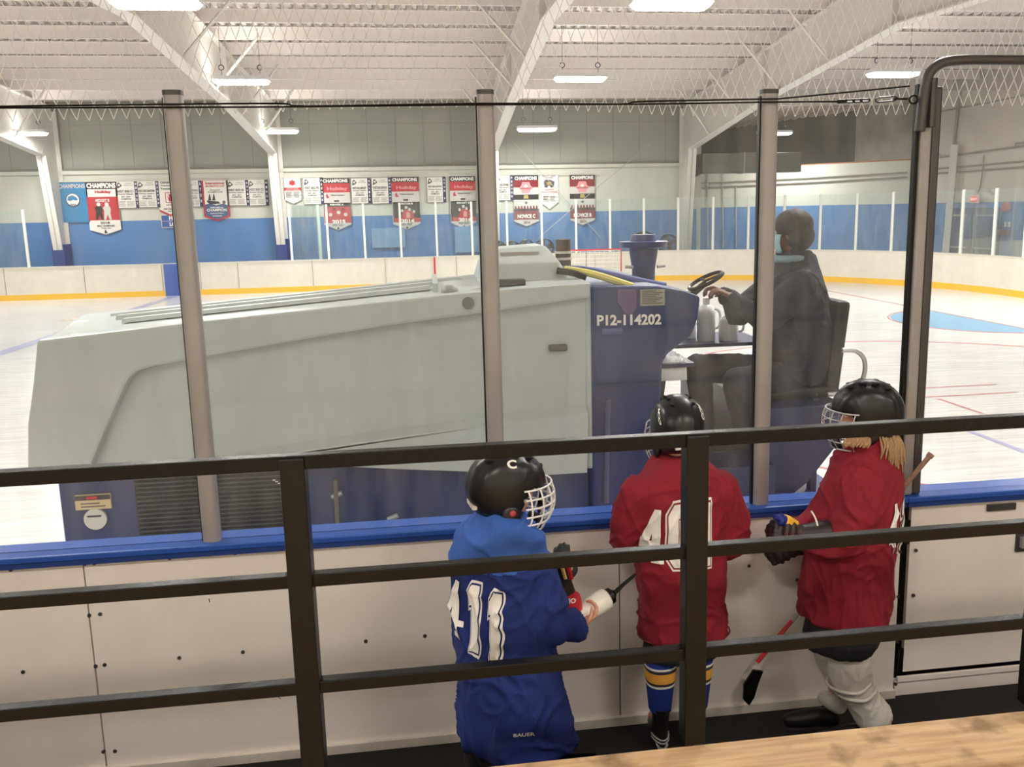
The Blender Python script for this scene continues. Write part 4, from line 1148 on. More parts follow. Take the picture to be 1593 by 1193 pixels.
a = S_(996, 476, 1.04); b = S_(1034, 450, 1.04)
bm = bmesh.new(); box(bm, (a[0], 1.035, a[1]), (b[0], 1.048, b[1])); pl_ = obj('instruction_plate', bm, mat('plate_pale', rgb(168, 166, 156), .6), V)
bm = bmesh.new()
for i in range(9): box(bm, (a[0] + .01, 1.032, a[1] + .012 + .0105 * i), (b[0] - .012 - .02 * ((i * 5) % 3), 1.035, a[1] + .016 + .0105 * i))
obj('plate_print', bm, M_DGREY, pl_)
q = [S_(961, 449, 1.04), S_(990, 451, 1.04), S_(990, 478, 1.04), S_(983, 488, 1.04), S_(973, 488, 1.04), S_(961, 470, 1.04)]
bm = bmesh.new(); prism(bm, q, 1.036, 1.048); obj('warning_decal', bm, mat('decal_plum', rgb(100, 78, 120), .6), V)
bm = bmesh.new(); c = S_(952, 515, 1.04)
tube(bm, [(c[0] - .06, 1.045, c[1]), (c[0] + .06, 1.045, c[1])], 0.022, 8); obj('grab_handle', bm, mat('handle_blue', rgb(52, 80, 140), .4), V, smooth=True)
# hoses over the cover
def hose(px, Ys, r, m, nm):
    bm = bmesh.new(); tube(bm, curve_pts([spot(x, y, Y=Y) for (x, y), Y in zip(px, Ys)], 6), r, 8); obj(nm, bm, m, V, smooth=True)
hose([(878, 419), (900, 422), (925, 427), (955, 436), (985, 446)], [1.3, 1.3, 1.25, 1.2, 1.15], 0.022, mat('hose_yellow', rgb(226, 214, 120), .5), 'yellow_hose')
hose([(870, 419), (905, 419), (945, 426), (990, 436), (1035, 445)], [1.5, 1.5, 1.45, 1.4, 1.3], 0.022, mat('hose_violet', rgb(96, 108, 170), .5), 'blue_hose')
hose([(866, 421), (892, 425), (912, 432)], [1.28, 1.26, 1.24], 0.02, M_BLACK, 'black_hose')
# blue column with wide flange standing on the far half
c = spot(1001, 440, Y=2.3)
CB = c.x
bm = bmesh.new()
za = spot(1001, 444, Y=2.3).z; zb2 = spot(1001, 384, Y=2.3).z
loft(bm, [[Vector((CB + r_ * math.cos(2 * PI * k / 16), 2.3 + r_ * math.sin(2 * PI * k / 16), z)) for k in range(16)] for z, r_ in ((1.9, .085), (za, .085), (za + .12, .085), (zb2 - .04, .105), (zb2 - .01, .105), (zb2, .17), (zb2 + .04, .18), (zb2 + .045, .10), (zb2 + .09, .09))])
obj('auger_column', bm, M_ZB, V, smooth=True)
bm = bmesh.new()
for s in (-1, 1): tube(bm, [(CB + s * .09, 2.25, za + .14), (CB + s * .15, 2.25, za + .145)], 0.014, 6)
obj('column_bolt', bm, M_STEELW, V)
# chassis
bm = bmesh.new(); box(bm, (-2.13, 1.12, 0.28), (0.93, 2.85, 1.17)); obj('chassis', bm, M_ZB, V, bevel=.015)
g0, g1 = -1.715, -0.885
bm = bmesh.new(); box(bm, (g0, 1.105, 0.55), (g1, 1.118, 1.14)); gr = obj('radiator_grille', bm, M_BLACK, V)
bm = bmesh.new()
for i in range(22):
    z = 0.57 + i * 0.026
    box(bm, (g0 + .01, 1.085, z), (g1 - .01, 1.105, z + 0.009))
obj('louvre', bm, mat('louvre_grey', rgb(60, 66, 76), .5, metal=.3), gr)
a = S_(118, 794, 1.1); b = S_(171, 768, 1.1)
bm = bmesh.new(); box(bm, (a[0], 1.10, a[1]), (b[0], 1.119, b[1])); dc = obj('warning_plate', bm, mat('plate_cream', rgb(214, 196, 156), .6), V)
bm = bmesh.new(); box(bm, (a[0] + .002, 1.096, b[1] - .03), (b[0] - .002, 1.10, b[1] - .003)); obj('plate_header', bm, mat('plate_header', rgb(60, 50, 56), .6), dc)
bm = bmesh.new(); tube(bm, [((a[0] + b[0]) / 2 - .03, 1.095, b[1] - .016), ((a[0] + b[0]) / 2 + .03, 1.095, b[1] - .016)], .009, 6); obj('plate_badge', bm, M_RED, dc)
bm = bmesh.new()
for i in range(2): box(bm, (a[0] + .03, 1.097, a[1] + .015 + .018 * i), (b[0] - .03 - .03 * i, 1.10, a[1] + .02 + .018 * i))
obj('plate_print', bm, M_INK, dc)
c = S_(148, 808, 1.1); bm = bmesh.new(); tube(bm, [(c[0], 1.10, c[1]), (c[0], 1.119, c[1])], 0.062, 24); rd = obj('round_badge', bm, mat('badge_white', rgb(215, 215, 210), .5), V, smooth=True)
bm = bmesh.new(); box(bm, (c[0] - .04, 1.096, c[1] + .015), (c[0] + .035, 1.10, c[1] + .024)); obj('badge_bar', bm, M_TXTDARK, rd)
# small chassis fittings
for px, py, nm in ((524, 770, 'coupling'), (611, 805, 'coupling')):
    c = S_(px, py, 1.1); bm = bmesh.new(); tube(bm, [(c[0] - .03, 1.10, c[1] - .01), (c[0] + .03, 1.10, c[1] + .012)], 0.016, 8); obj(nm, bm, mat('coupling_pale', rgb(170, 178, 180), .4, metal=.5), V)
c = S_(522, 745, 1.1); d_ = S_(526, 830, 1.1)
bm = bmesh.new(); tube(bm, [(c[0], 1.09, c[1]), (d_[0], 1.09, d_[1])], 0.014, 8); obj('drain_pipe', bm, mat('pipe_olive', rgb(104, 104, 92), .5), V)
bm = bmesh.new()
for k in range(4):
    c = S_(425 + 4 * k, 746 + 2.5 * k, 1.1); box(bm, (c[0], 1.08, c[1]), (c[0] + .016, 1.084, c[1] + .006))
obj('white_marks', bm, M_TXTWHITE, V)
c = S_(945, 620, 1.05); d_ = S_(942, 780, 1.05)
bm = bmesh.new(); tube(bm, [(c[0], 1.03, c[1]), (d_[0], 1.03, d_[1])], 0.018, 8); obj('side_cylinder', bm, mat('cyl_blue', rgb(78, 88, 128), .4, metal=.3), V, smooth=True)
# wheels
for x in (-1.35, 1.05):
    for y in (1.0, 2.72):
        bm = bmesh.new()
        loft(bm, [[Vector((x + r_ * math.cos(2 * PI * k / 28), yy, 0.37 + r_ * math.sin(2 * PI * k / 28))) for k in range(28)] for yy, r_ in ((y, .30), (y + .03, .365), (y + .22, .365), (y + .25, .30))])
        wh = obj('wheel', bm, M_TYRE, V, smooth=True)
        bm = bmesh.new(); tube(bm, [(x, y - .015, 0.37), (x, y + .26, 0.37)], 0.17, 18); obj('hub', bm, M_STEELW, wh, smooth=True)
# rear deck, seat, side body
deck = [(1.352, 0.98), (2.02, 0.98), (2.02, 1.30), (2.45, 1.30), (2.42, 1.10), (2.30, 0.80), (2.12, 0.55), (2.1, 0.3), (1.352, 0.3)]
bm = bmesh.new(); prism(bm, [(1.352, .96), (2.10, .96), (2.10, .30), (1.352, .30)], 1.05, 2.85); obj('foot_deck', bm, M_ZB2, V, bevel=.01)
bm = bmesh.new(); prism(bm, [(2.02, .93), (2.02, 1.30), (2.60, 1.30), (2.56, 1.05), (2.36, 0.80), (2.10, .60)], 1.15, 2.85); obj('seat_base', bm, M_ZB2, V, bevel=.01)
bm = bmesh.new(); prism(bm, [(1.352, 1.64), (1.352, 1.05), (1.40, 1.05), (1.46, 1.5), (1.50, 1.60)], 1.30, 2.8); obj('footwell_front', bm, M_BLACK, V)
# seat
bm = bmesh.new(); box(bm, (2.12, 1.35, 1.30), (2.66, 1.85, 1.38)); seat = obj('seat', bm, mat('seat_black', rgb(30, 31, 36), .6), V, bevel=.03)
bm = bmesh.new()
Rb = Matrix.Rotation(0.10, 3, 'Y'); box(bm, (2.56, 1.36, 1.34), (2.66, 1.86, 1.94), Rb, Vector((2.6, 1.6, 1.34))); obj('backrest', bm, MATS['seat_black'], V, bevel=.03)
bm = bmesh.new()
tube(bm, curve_pts([(2.64, 1.32, 1.62), (2.74, 1.32, 1.61), (2.80, 1.32, 1.54), (2.79, 1.32, 1.42), (2.70, 1.32, 1.34), (2.55, 1.32, 1.33)], 5), .016, 8)
obj('seat_rail', bm, mat('rail_pale', rgb(196, 196, 196), .35, metal=.5), V, smooth=True)
# dash shelf with white items behind the wheel
bm = bmesh.new(); box(bm, (1.36, 1.16, 1.585), (1.60, 2.3, 1.61)); obj('dash_shelf', bm, M_ZB2, V)
bm = bmesh.new(); box(bm, (1.60, 1.86, 1.585), (2.35, 2.4, 1.61)); obj('side_shelf', bm, M_ZB2, V)
# steering column and wheel
wc_ = spot(1098, 440, Y=1.62)
bm = bmesh.new(); tube(bm, [(1.62, 1.62, 1.9), (wc_.x, 1.62, wc_.z)], 0.022, 8); obj('steering_column', bm, M_BLACK, V)
bm = bmesh.new(); ax = Vector((-0.45, 0, 0.9)).normalized(); u_, v_ = basis(ax)
cw = Vector((wc_.x + .0, 1.62, wc_.z + .015))
tube(bm, [cw + (u_ * math.cos(a) + v_ * math.sin(a)) * 0.12 for a in [2 * PI * i / 28 for i in range(28)]], 0.013, 8, closed=True)
for k in range(3): tube(bm, [cw, cw + (u_ * math.cos(2.1 * k) + v_ * math.sin(2.1 * k)) * 0.12], 0.009, 6)
obj('steering_wheel', bm, M_BLACK, V, smooth=True)
# conditioner at the back with its red and white panel
bm = bmesh.new(); prism(bm, [(2.15, .75), (2.75, .62), (3.05, .30), (3.05, .06), (2.2, .06)], 1.0, 3.05); obj('conditioner', bm, M_ZB, V, bevel=.01)
bm = bmesh.new(); tube(bm, [(2.1, 1.1, .75), (2.6, 1.1, .5)], .035, 8); obj('lift_arm', bm, M_ZB, V)
a = S_(1237, 737, 1.3); b = S_(1265, 701, 1.3); t2 = S_(1240, 645, 1.3)
bm = bmesh.new(); box(bm, (a[0], 1.27, a[1]), (b[0] + .0, 1.30, b[1])); rp = obj('red_panel', bm, M_RED, V)
bm = bmesh.new(); box(bm, (a[0] + .0, 1.27, b[1]), (b[0], 1.30, t2[1])); obj('pale_panel', bm, mat('panel_pale', rgb(180, 178, 178), .5), V)
bm = bmesh.new(); box(bm, (b[0] - .01, 1.3, a[1] - .15), (b[0] + .03, 1.36, t2[1] + .1)); obj('panel_mount', bm, M_ZB2, V)
# white jugs and cloth on the shelf
def jug(x, y, z, h, r, label):
    t = thing('jug', label, 'jug', (x, y, z), None)
    bm = bmesh.new()
    loft(bm, [[Vector((x + q * math.cos(2 * PI * k / 16), y + q * math.sin(2 * PI * k / 16), z + hh)) for k in range(16)] for hh, q in ((0, r * .9), (.01, r), (h * .7, r), (h * .85, r * .75), (h * .9, r * .4), (h, r * .4))])
    obj('body', bm, mat('jug_white', rgb(240, 240, 240), .35), t, smooth=True)
    bm = bmesh.new(); tube(bm, [(x, y, z + h), (x, y, z + h + .02)], r * .42, 12); obj('cap', bm, M_POSTW, t)
    bm = bmesh.new(); tube(bm, curve_pts([(x + r * .8, y, z + h * .3), (x + r * 1.5, y, z + h * .35), (x + r * 1.5, y, z + h * .7), (x + r * .7, y, z + h * .8)], 4), .01, 6); obj('handle', bm, MATS['jug_white'], t, smooth=True)
jug(1.95, 2.0, 1.611, 0.29, 0.065, 'tall white plastic jug under the hands of the driver')
jug(2.11, 1.98, 1.611, 0.20, 0.07, 'short white plastic jug with handle beside the knee of the driver')
jug(1.87, 2.16, 1.611, 0.33, 0.055, 'white plastic jug half hidden behind the tall jug')
# crumpled cloth
bm = bmesh.new()
nx, ny = 18, 10
g = [[Vector((1.36 + .20 * i / nx, 1.20 + .25 * j / ny, 1.613 + .055 * abs(noise.noise(Vector((i * .5, j * .6, 2)))) + .0)) for j in range(ny + 1)] for i in range(nx + 1)]
vv = [[bm.verts.new(p) for p in r] for r in g]
for i in range(nx):
    for j in range(ny): bm.faces.new((vv[i][j], vv[i + 1][j], vv[i + 1][j + 1], vv[i][j + 1]))
for i in range(nx):
    a1 = bm.verts.new((g[i][0].x, 1.185, 1.50 + .02 * noise.noise(Vector((i, 0, 0))))); a2 = bm.verts.new((g[i + 1][0].x, 1.185, 1.50 + .02 * noise.noise(Vector((i + 1, 0, 0)))))
    bm.faces.new((vv[i][0], vv[i + 1][0], a2, a1))
cl = obj('towel', bm, mat('towel_white', rgb(238, 238, 240), .9), smooth='all')
sd = cl.modifiers.new('s', 'SOLIDIFY'); sd.thickness = .008
tag(cl, 'crumpled white towel on the shelf in front of the knees of the driver', 'towel')
# =================================================================== PEOPLE
M_SKIN = mat('skin_light', rgb(214, 160, 132), 0.5, var=0.05, scale=20)
M_SKIND = mat('skin_brown', rgb(112, 74, 60), 0.55, var=0.08, scale=20)
M_JRED = mat('jersey_red', rgb(138, 22, 40), 0.85, var=0.12, scale=10, bump=0.25, bscale=260)
M_JBLUE = mat('jersey_blue', rgb(22, 42, 112), 0.85, var=0.12, scale=10, bump=0.25, bscale=260)
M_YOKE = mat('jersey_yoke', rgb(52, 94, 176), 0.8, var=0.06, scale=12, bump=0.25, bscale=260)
M_HBLACK = mat('helmet_black', rgb(20, 20, 22), 0.33)
M_FOAM = mat('helmet_foam', rgb(28, 28, 30), 0.8)
M_PANTS = mat('pants_black', rgb(20, 19, 20), 0.8, var=0.2, scale=14, bump=0.2, bscale=80)
M_SOCKB = mat('sock_blue', rgb(28, 52, 140), 0.85, bump=0.2, bscale=200)
M_SOCKW = mat('sock_white', rgb(222, 218, 208), 0.85, var=0.08, scale=10, bump=0.2, bscale=200)
M_AMBER = mat('stripe_amber', rgb(236, 170, 66), 0.8)
M_LACE = mat('lace_grey', rgb(170, 168, 165), 0.6)
M_HAIR = mat('hair_blond', rgb(186, 150, 112), 0.55, var=0.35, scale=30, stretch=(8, 8, 1), bump=0.6, bscale=60)
M_WIRE = mat('cage_wire', rgb(210, 210, 212), 0.3, metal=0.6)
M_WIREW = mat('cage_white', rgb(236, 236, 236), 0.35)

class Fig:
    def __init__(s, base, yaw):
        s.b = Vector(base); s.R = Matrix.Rotation(yaw, 3, 'Z'); s.yaw = yaw
    def w(s, x, y, z): return s.b + s.R @ Vector((x, y, z))
def oval(c, a, b, yaw, n=28, e=0.85, tilt=(0, 0)):
    R = Matrix.Rotation(yaw, 3, 'Z'); out = []
    for k in range(n):
        t = 2 * PI * k / n; cs, sn = math.cos(t), math.sin(t)
        x = abs(cs) ** e * (1 if cs >= 0 else -1) * a; y = abs(sn) ** e * (1 if sn >= 0 else -1) * b
        out.append(Vector(c) + R @ Vector((x, y, x * tilt[0] + y * tilt[1])))
    return out
def torso(bm, rings, n=28):
    """rings: (centre, half width, half depth, yaw)"""
    loft(bm, [oval(c, a, b, yw) for c, a, b, yw in rings])

def hand(bm, wrist, d, palm_n, size=0.15, curl=0.9, side=1, spread=0.0, grip=None):
    """palm and five bent fingers. d = direction of the fingers, palm_n = way the palm faces"""
    d = d.normalized(); pn = (palm_n - d * palm_n.dot(d)).normalized(); w = d.cross(pn) * side
    L = size
    pc = wrist + d * L * 0.27
    R = Matrix((w, d, pn)).transposed()
    ball(bm, pc, (L * .235, L * .30, L * .095), 14, 10, R=R)
    ball(bm, wrist + d * L * .05, (L * .17, L * .18, L * .12), 12, 8, R=R)
    for k, (o, ln) in enumerate(((-.17, .40), (-.06, .46), (.055, .43), (.165, .34))):
        p = wrist + d * L * .50 + w * L * o
        a0 = curl * .35
        pts = [(wrist + d * L * .34 + w * L * o * .9, L * .062), (p, L * .062)]
        a = 0
        for j, (f, r) in enumerate(((.45, .056), (.32, .052), (.23, .045))):
            a += curl * (0.75, 0.95, 0.6)[j]
            dd = d * math.cos(a) + pn * math.sin(a) + w * spread * o
            p = p + dd * ln * L * f * 1.15
            pts.append((p, L * r))
        limb(bm, pts, 10)
    tb = wrist + d * L * .12 - w * L * .17
    t1 = tb + (d * .45 - w * .55 + pn * .45).normalized() * L * .20
    t2 = t1 + (d * .75 - w * .05 + pn * .65).normalized() * L * .17
    t3 = t2 + (d * .6 + w * .35 + pn * .6).normalized() * L * .12
    limb(bm, [(tb, L * .085), (t1, L * .07), (t2, L * .06), (t3, L * .048)], 10)

def head(bm, c, F, s=1.0):
    """skull, jaw, nose, ears; F = Fig whose +y is the way the face looks"""
    def q(x, y, z): return c + F.R @ Vector((x * s, y * s, z * s))
    ball(bm, q(0, -.012, .03), (.074 * s, .092 * s, .088 * s), 20, 14, R=F.R)
    ball(bm, q(0, .018, -.045), (.056 * s, .068 * s, .062 * s), 16, 12, R=F.R)
    ball(bm, q(0, .055, -.085), (.026 * s, .024 * s, .022 * s), 10, 8)
    limb(bm, [(q(0, .080, .012), .008 * s), (q(0, .098, -.022), .014 * s)], 8)
    ball(bm, q(0, .082, -.055), (.026 * s, .012 * s, .011 * s), 10, 6, R=F.R)
    for sx in (-1, 1):
        ball(bm, q(.074 * sx, -.01, -.012), (.010 * s, .020 * s, .030 * s), 10, 8, R=F.R)
        ball(bm, q(.032 * sx, .078, .014), (.018 * s, .012 * s, .010 * s), 10, 6, R=F.R)
    limb(bm, [(q(0, -.01, -.06), .05 * s), (q(0, -.022, -.16), .056 * s)], 14)

def eyes(parent, c, F, s=1.0):
    for sx in (-1, 1):
        bm = bmesh.new(); ball(bm, c + F.R @ Vector((.031 * sx * s, .082 * s, .010 * s)), .0105 * s, 12, 8); e = obj('eye', bm, mat('eye_white', rgb(235, 235, 232), .2), parent, smooth='all')
        bm = bmesh.new(); ball(bm, c + F.R @ Vector((.031 * sx * s, .0895 * s, .010 * s)), .0048 * s, 10, 6); obj('iris', bm, mat('iris_dark', rgb(50, 36, 28), .2), e, smooth='all')

def helmet(parent, c, F, tilt=0.0, s=1.0, wire=None, texts=(), back_label=True, ear_dot=None):
    """hockey helmet with shell, ridge panels, foam edge, ear pieces and wire face cage"""
    T = F.R @ Matrix.Rotation(tilt, 3, 'X')
    def q(x, y, z): return c + T @ Vector((x * s, y * s, z * s))
    def shell(theta, phi, grow=0.0):
        # phi 0 = crown, theta 0 = right
        x = (.109 + grow) * math.sin(phi) * math.cos(theta)
        y = (.138 + grow) * math.sin(phi) * math.sin(theta)
        z = (.125 + grow) * math.cos(phi) * (1.0 if phi < 1.57 else 1.25)
        x = math.copysign(abs(x / (.109 + grow)) ** .9 * (.109 + grow), x)
        return Vector((x, y, z + .012))
    bm = bmesh.new()
    nt_, np_ = 44, 18
    def edge(th):   # how far down the shell reaches: high over the brow, low behind and at the ears
        f = math.sin(th)
        if f > .45: return math.radians(86)
        if f > -.1: return math.radians(86 + 48 * min(1, (.45 - f) / .22))
        return math.radians(134 - 8 * max(0, -f - .1))
    grid = []
    for i in range(1, np_ + 1):
        row = []
        for k in range(nt_):
            th = 2 * PI * k / nt_
            ph = edge(th) * i / np_
            g = 0.0
            # sculpted ridges: raised centre band and side bands
            cx = math.sin(ph) * math.cos(th)
            if abs(cx) < .30 and ph < 1.9: g += .006
            if .55 < abs(cx) < .8 and .5 < ph < 1.6: g += .004
            p = shell(th, ph, g)
            if ph > math.radians(95): p.x *= 1 - .10 * (ph - math.radians(95)); 
            row.append(bm.verts.new(q(p.x, p.y, p.z)))
        grid.append(row)
    topv = bm.verts.new(q(0, 0, .143))
    for k in range(nt_): bm.faces.new((topv, grid[0][k], grid[0][(k + 1) % nt_]))
    for i in range(np_ - 1):
        for k in range(nt_): bm.faces.new((grid[i][k], grid[i + 1][k], grid[i + 1][(k + 1) % nt_], grid[i][(k + 1) % nt_]))
    h = obj('helmet', bm, M_HBLACK, parent, smooth='all')
    sm = h.modifiers.new('s', 'SOLIDIFY'); sm.thickness = .010; sm.offset = -1
    # vents
    bm = bmesh.new()
    for sx in (-1, 1):
        for yy in (-.075, -.03, .02, .065):
            p = Vector((.045 * sx, yy, 0)); zz = .145 * math.sqrt(max(0, 1 - (p.x / .115) ** 2 - (p.y / .144) ** 2)) - .0
            ball(bm, q(p.x, p.y, zz), (.007 * s, .017 * s, .006 * s), 10, 6, R=T)
    for yy in (-.1, .1):
        pass
    obj('vent', bm, mat('vent_black', rgb(4, 4, 4), .9), h)
    # side screws and strap
    for sx in (-1, 1):
        bm = bmesh.new(); tube(bm, [q(.103 * sx, .045, -.02), q(.112 * sx, .045, -.02)], .008 * s, 10); obj('side_screw', bm, M_GREY, h)
    bm = bmesh.new()
    box(bm, (-.045, -.128, -.064), (.045, -.112, -.05))
    for v in bm.verts: v.co = q(*v.co)
    obj('rear_badge', bm, mat('badge_pale', rgb(205, 198, 192), .4), h) if back_label else bm.free()
    # ear guard below
    for sx in (-1, 1):
        bm = bmesh.new(); ball(bm, q(.093 * sx, -.002, -.075), (.014 * s, .036 * s, .038 * s), 14, 10, R=T); obj('ear_guard', bm, M_HBLACK, h, smooth='all')
        if ear_dot and sx == ear_dot:
            bm = bmesh.new(); ball(bm, q(.106 * sx, .0, -.062), (.006 * s, .012 * s, .012 * s), 12, 8, R=T); obj('round_sticker', bm, mat('sticker_red', rgb(170, 60, 64), .5), h, smooth='all')
    # chin strap
    bm = bmesh.new(); tube(bm, curve_pts([q(.09, .02, -.08), q(.075, .06, -.12), q(0, .085, -.135), q(-.075, .06, -.12), q(-.09, .02, -.08)], 5), .006 * s, 6)
    obj('chin_strap', bm, M_FOAM, h)
    if wire is not None:
        bm = bmesh.new()
        wr_ = .0036 if wire is M_WIREW else .0022
        def cg(a, t):   # a angle from straight ahead, t 0 top .. 1 bottom
            bul = math.sin(PI * min(1, t * .95 + .12)) ** .6
            r = .120 + .022 * bul
            return q(r * .90 * math.sin(a), .012 + (r * 1.10) * math.cos(a) + .012 * bul, .028 - .165 * t - .01 * math.sin(a) ** 2 * (1 - t))
        A = math.radians(84)
        for k in range(6):
            t = k / 5; aa = A * (1 - .15 * abs(t - .5) * 2 * (t > .5))
            tube(bm, [cg(-aa + 2 * aa * i / 20, t) for i in range(21)], wr_ * s, 6)
        for k in range(9):
            a = -A * .93 + 2 * A * .93 * k / 8
            tube(bm, [cg(a * (1 - .10 * (t / 10)), t / 10) for t in range(11)], wr_ * s, 6)
        tube(bm, [cg(-A * .98 + 2 * A * .98 * i / 24, 0) for i in range(25)], .0034 * s, 6)
        tube(bm, [cg(-A * .84 + 2 * A * .84 * i / 24, 1) for i in range(25)], .0036 * s, 6)
        obj('face_cage', bm, wire, h, smooth='all')
        bm = bmesh.new(); tube(bm, [cg(-.55 + 1.1 * i / 10, .93) - T @ Vector((0, .012, 0)) for i in range(11)], .016 * s, 8); obj('chin_cup', bm, M_FOAM, h, smooth='all')
    for s_, O, U, Vv in texts:
        bm = bmesh.new(); vs, fs = text_shape(s_, .04)
        B = []
        for u, v in vs:
            p = Vector(O) + Vector(U) * u + Vector(Vv) * v
            # push onto the shell
            l = math.sqrt((p.x / .115) ** 2 + (p.y / .144) ** 2 + ((p.z - .012) / .131) ** 2)
            p2 = Vector((p.x / l, p.y / l, (p.z - .012) / l + .012)) * 1.012
            B.append(bm.verts.new(q(*p2)))
        for f in fs:
            try: bm.faces.new([B[i] for i in f])
            except ValueError: pass
        obj('helmet_lettering', bm, M_TXTWHITE, h)
    return h

# varsity digits as outlines in a 1 x 1.6 box (outer, holes)
DIG = {'4': [[(0.0, .52), (.0, .70), (.50, 1.6), (.80, 1.6), (.80, .62), (1.0, .62), (1.0, .36), (.80, .36), (.80, .24), (.94, .24), (.94, 0), (.38, 0), (.38, .24), (.50, .24), (.50, .36), (.0, .36)], [(.27, .62), (.50, .62), (.50, 1.12)]],
       '1': [[(.12, 0), (.12, .25), (.30, .25), (.30, 1.14), (.10, 1.14), (.10, 1.36), (.38, 1.6), (.62, 1.6), (.62, .25), (.80, .25), (.80, 0)]],
       '0': [[(.22, 0), (.0, .25), (.0, 1.35), (.22, 1.6), (.78, 1.6), (1.0, 1.35), (1.0, .25), (.78, 0)], [(.36, .27), (.64, .27), (.70, .36), (.70, 1.24), (.64, 1.33), (.36, 1.33), (.30, 1.24), (.30, .36)]]}
DIG['I'] = [[(.30, 0), (.30, 1.18), (.16, 1.12), (.16, 1.36), (.40, 1.6), (.66, 1.6), (.66, 0)]]
def flat_shape(loops, off):
    cu = bpy.data.curves.new('d', 'CURVE'); cu.dimensions = '2D'; cu.fill_mode = 'BOTH'; cu.offset = off
    for lp in loops:
        sp = cu.splines.new('POLY'); sp.points.add(len(lp) - 1)
        for p, (x, y) in zip(sp.points, lp): p.co = (x, y, 0, 1)
        sp.use_cyclic_u = True
    o = bpy.data.objects.new('d', cu)
    me = bpy.data.meshes.new_from_object(o); bpy.data.objects.remove(o)
    return me
def conform(bm, me2d, fn, bvh, direction, lift, max_edge):
    """lay a flat shape on a surface: fn(u, v) gives a point in front, direction looks into the cloth"""
    t = bmesh.new(); t.from_mesh(me2d)
    bmesh.ops.triangulate(t, faces=t.faces[:])
    for _ in range(6):
        le = [e for e in t.edges if e.calc_length() > max_edge]
        if not le: break
        bmesh.ops.subdivide_edges(t, edges=le, cuts=1)
        bmesh.ops.triangulate(t, faces=t.faces[:])
    M = {}
    for v in t.verts:
        p = fn(v.co.x, v.co.y)
        hit, nrm, _, _ = bvh.ray_cast(p, direction)
        if hit is None:
            hit, nrm, _, _ = bvh.find_nearest(p)
        if nrm.dot(direction) > 0: nrm = -nrm
        M[v] = bm.verts.new(hit - direction * lift)
    for f in t.faces:
        try: bm.faces.new([M[v] for v in f.verts])
        except ValueError: pass
    t.free()
def number(parent, jersey_me, O, U, Vv, direction, digits, widths, inner, gap, lift=.004, outline=None):
    """digits laid on the back of the jersey as two layers, coloured rim over white"""
    w2 = jersey_me.copy(); bb = bmesh.new(); bb.from_mesh(w2); bb.transform(Matrix.Translation(wpos(parent))); bvh = BVHTree.FromBMesh(bb)
    x = 0
    for ch, wd_ in zip(digits, widths):
        for nm, off, m, lf in (('number_edge', .16, M_TXTWHITE, lift), ('number_rim', .10, inner, lift + .0022), ('number', .055, M_TXTWHITE, lift + .0044)):
            bm = bmesh.new(); me = flat_shape(DIG[ch], off)
            conform(bm, me, lambda u, v, x=x, wd_=wd_: Vector(O) + Vector(U) * (x + u * wd_) + Vector(Vv) * (v / 1.6), bvh, Vector(direction).normalized(), lf, .10)
            obj(nm, bm, m, parent)
        x += wd_ + gap
    bb.free()
def cloth_text(parent, jersey_me, s, O, U, Vv, direction, m, lift=.004, bold=.03):
    bb = bmesh.new(); bb.from_mesh(jersey_me); bb.transform(Matrix.Translation(wpos(parent))); bvh = BVHTree.FromBMesh(bb)
    vs, fs = text_shape(s, bold); bm = bmesh.new(); B = []
    for u, v in vs:
        p = Vector(O) + Vector(U) * u + Vector(Vv) * v
        hit, nrm, _, _ = bvh.ray_cast(p, Vector(direction).normalized())
        if hit is None: hit = bvh.find_nearest(p)[0]
        B.append(bm.verts.new(hit - Vector(direction).normalized() * lift))
    for f in fs:
        try: bm.faces.new([B[i] for i in f])
        except ValueError: pass
    bb.free(); return obj('lettering', bm, m, parent)

def add_fused(name, bm, m, parent, voxel=.009, smooth=4, fold=0.0, fscale=6.0, base=None):
    me = fused(bm, voxel, smooth, fold, fscale)
    o = obj(name, None, m, parent, mesh=me, origin=base)
    return o, o.data

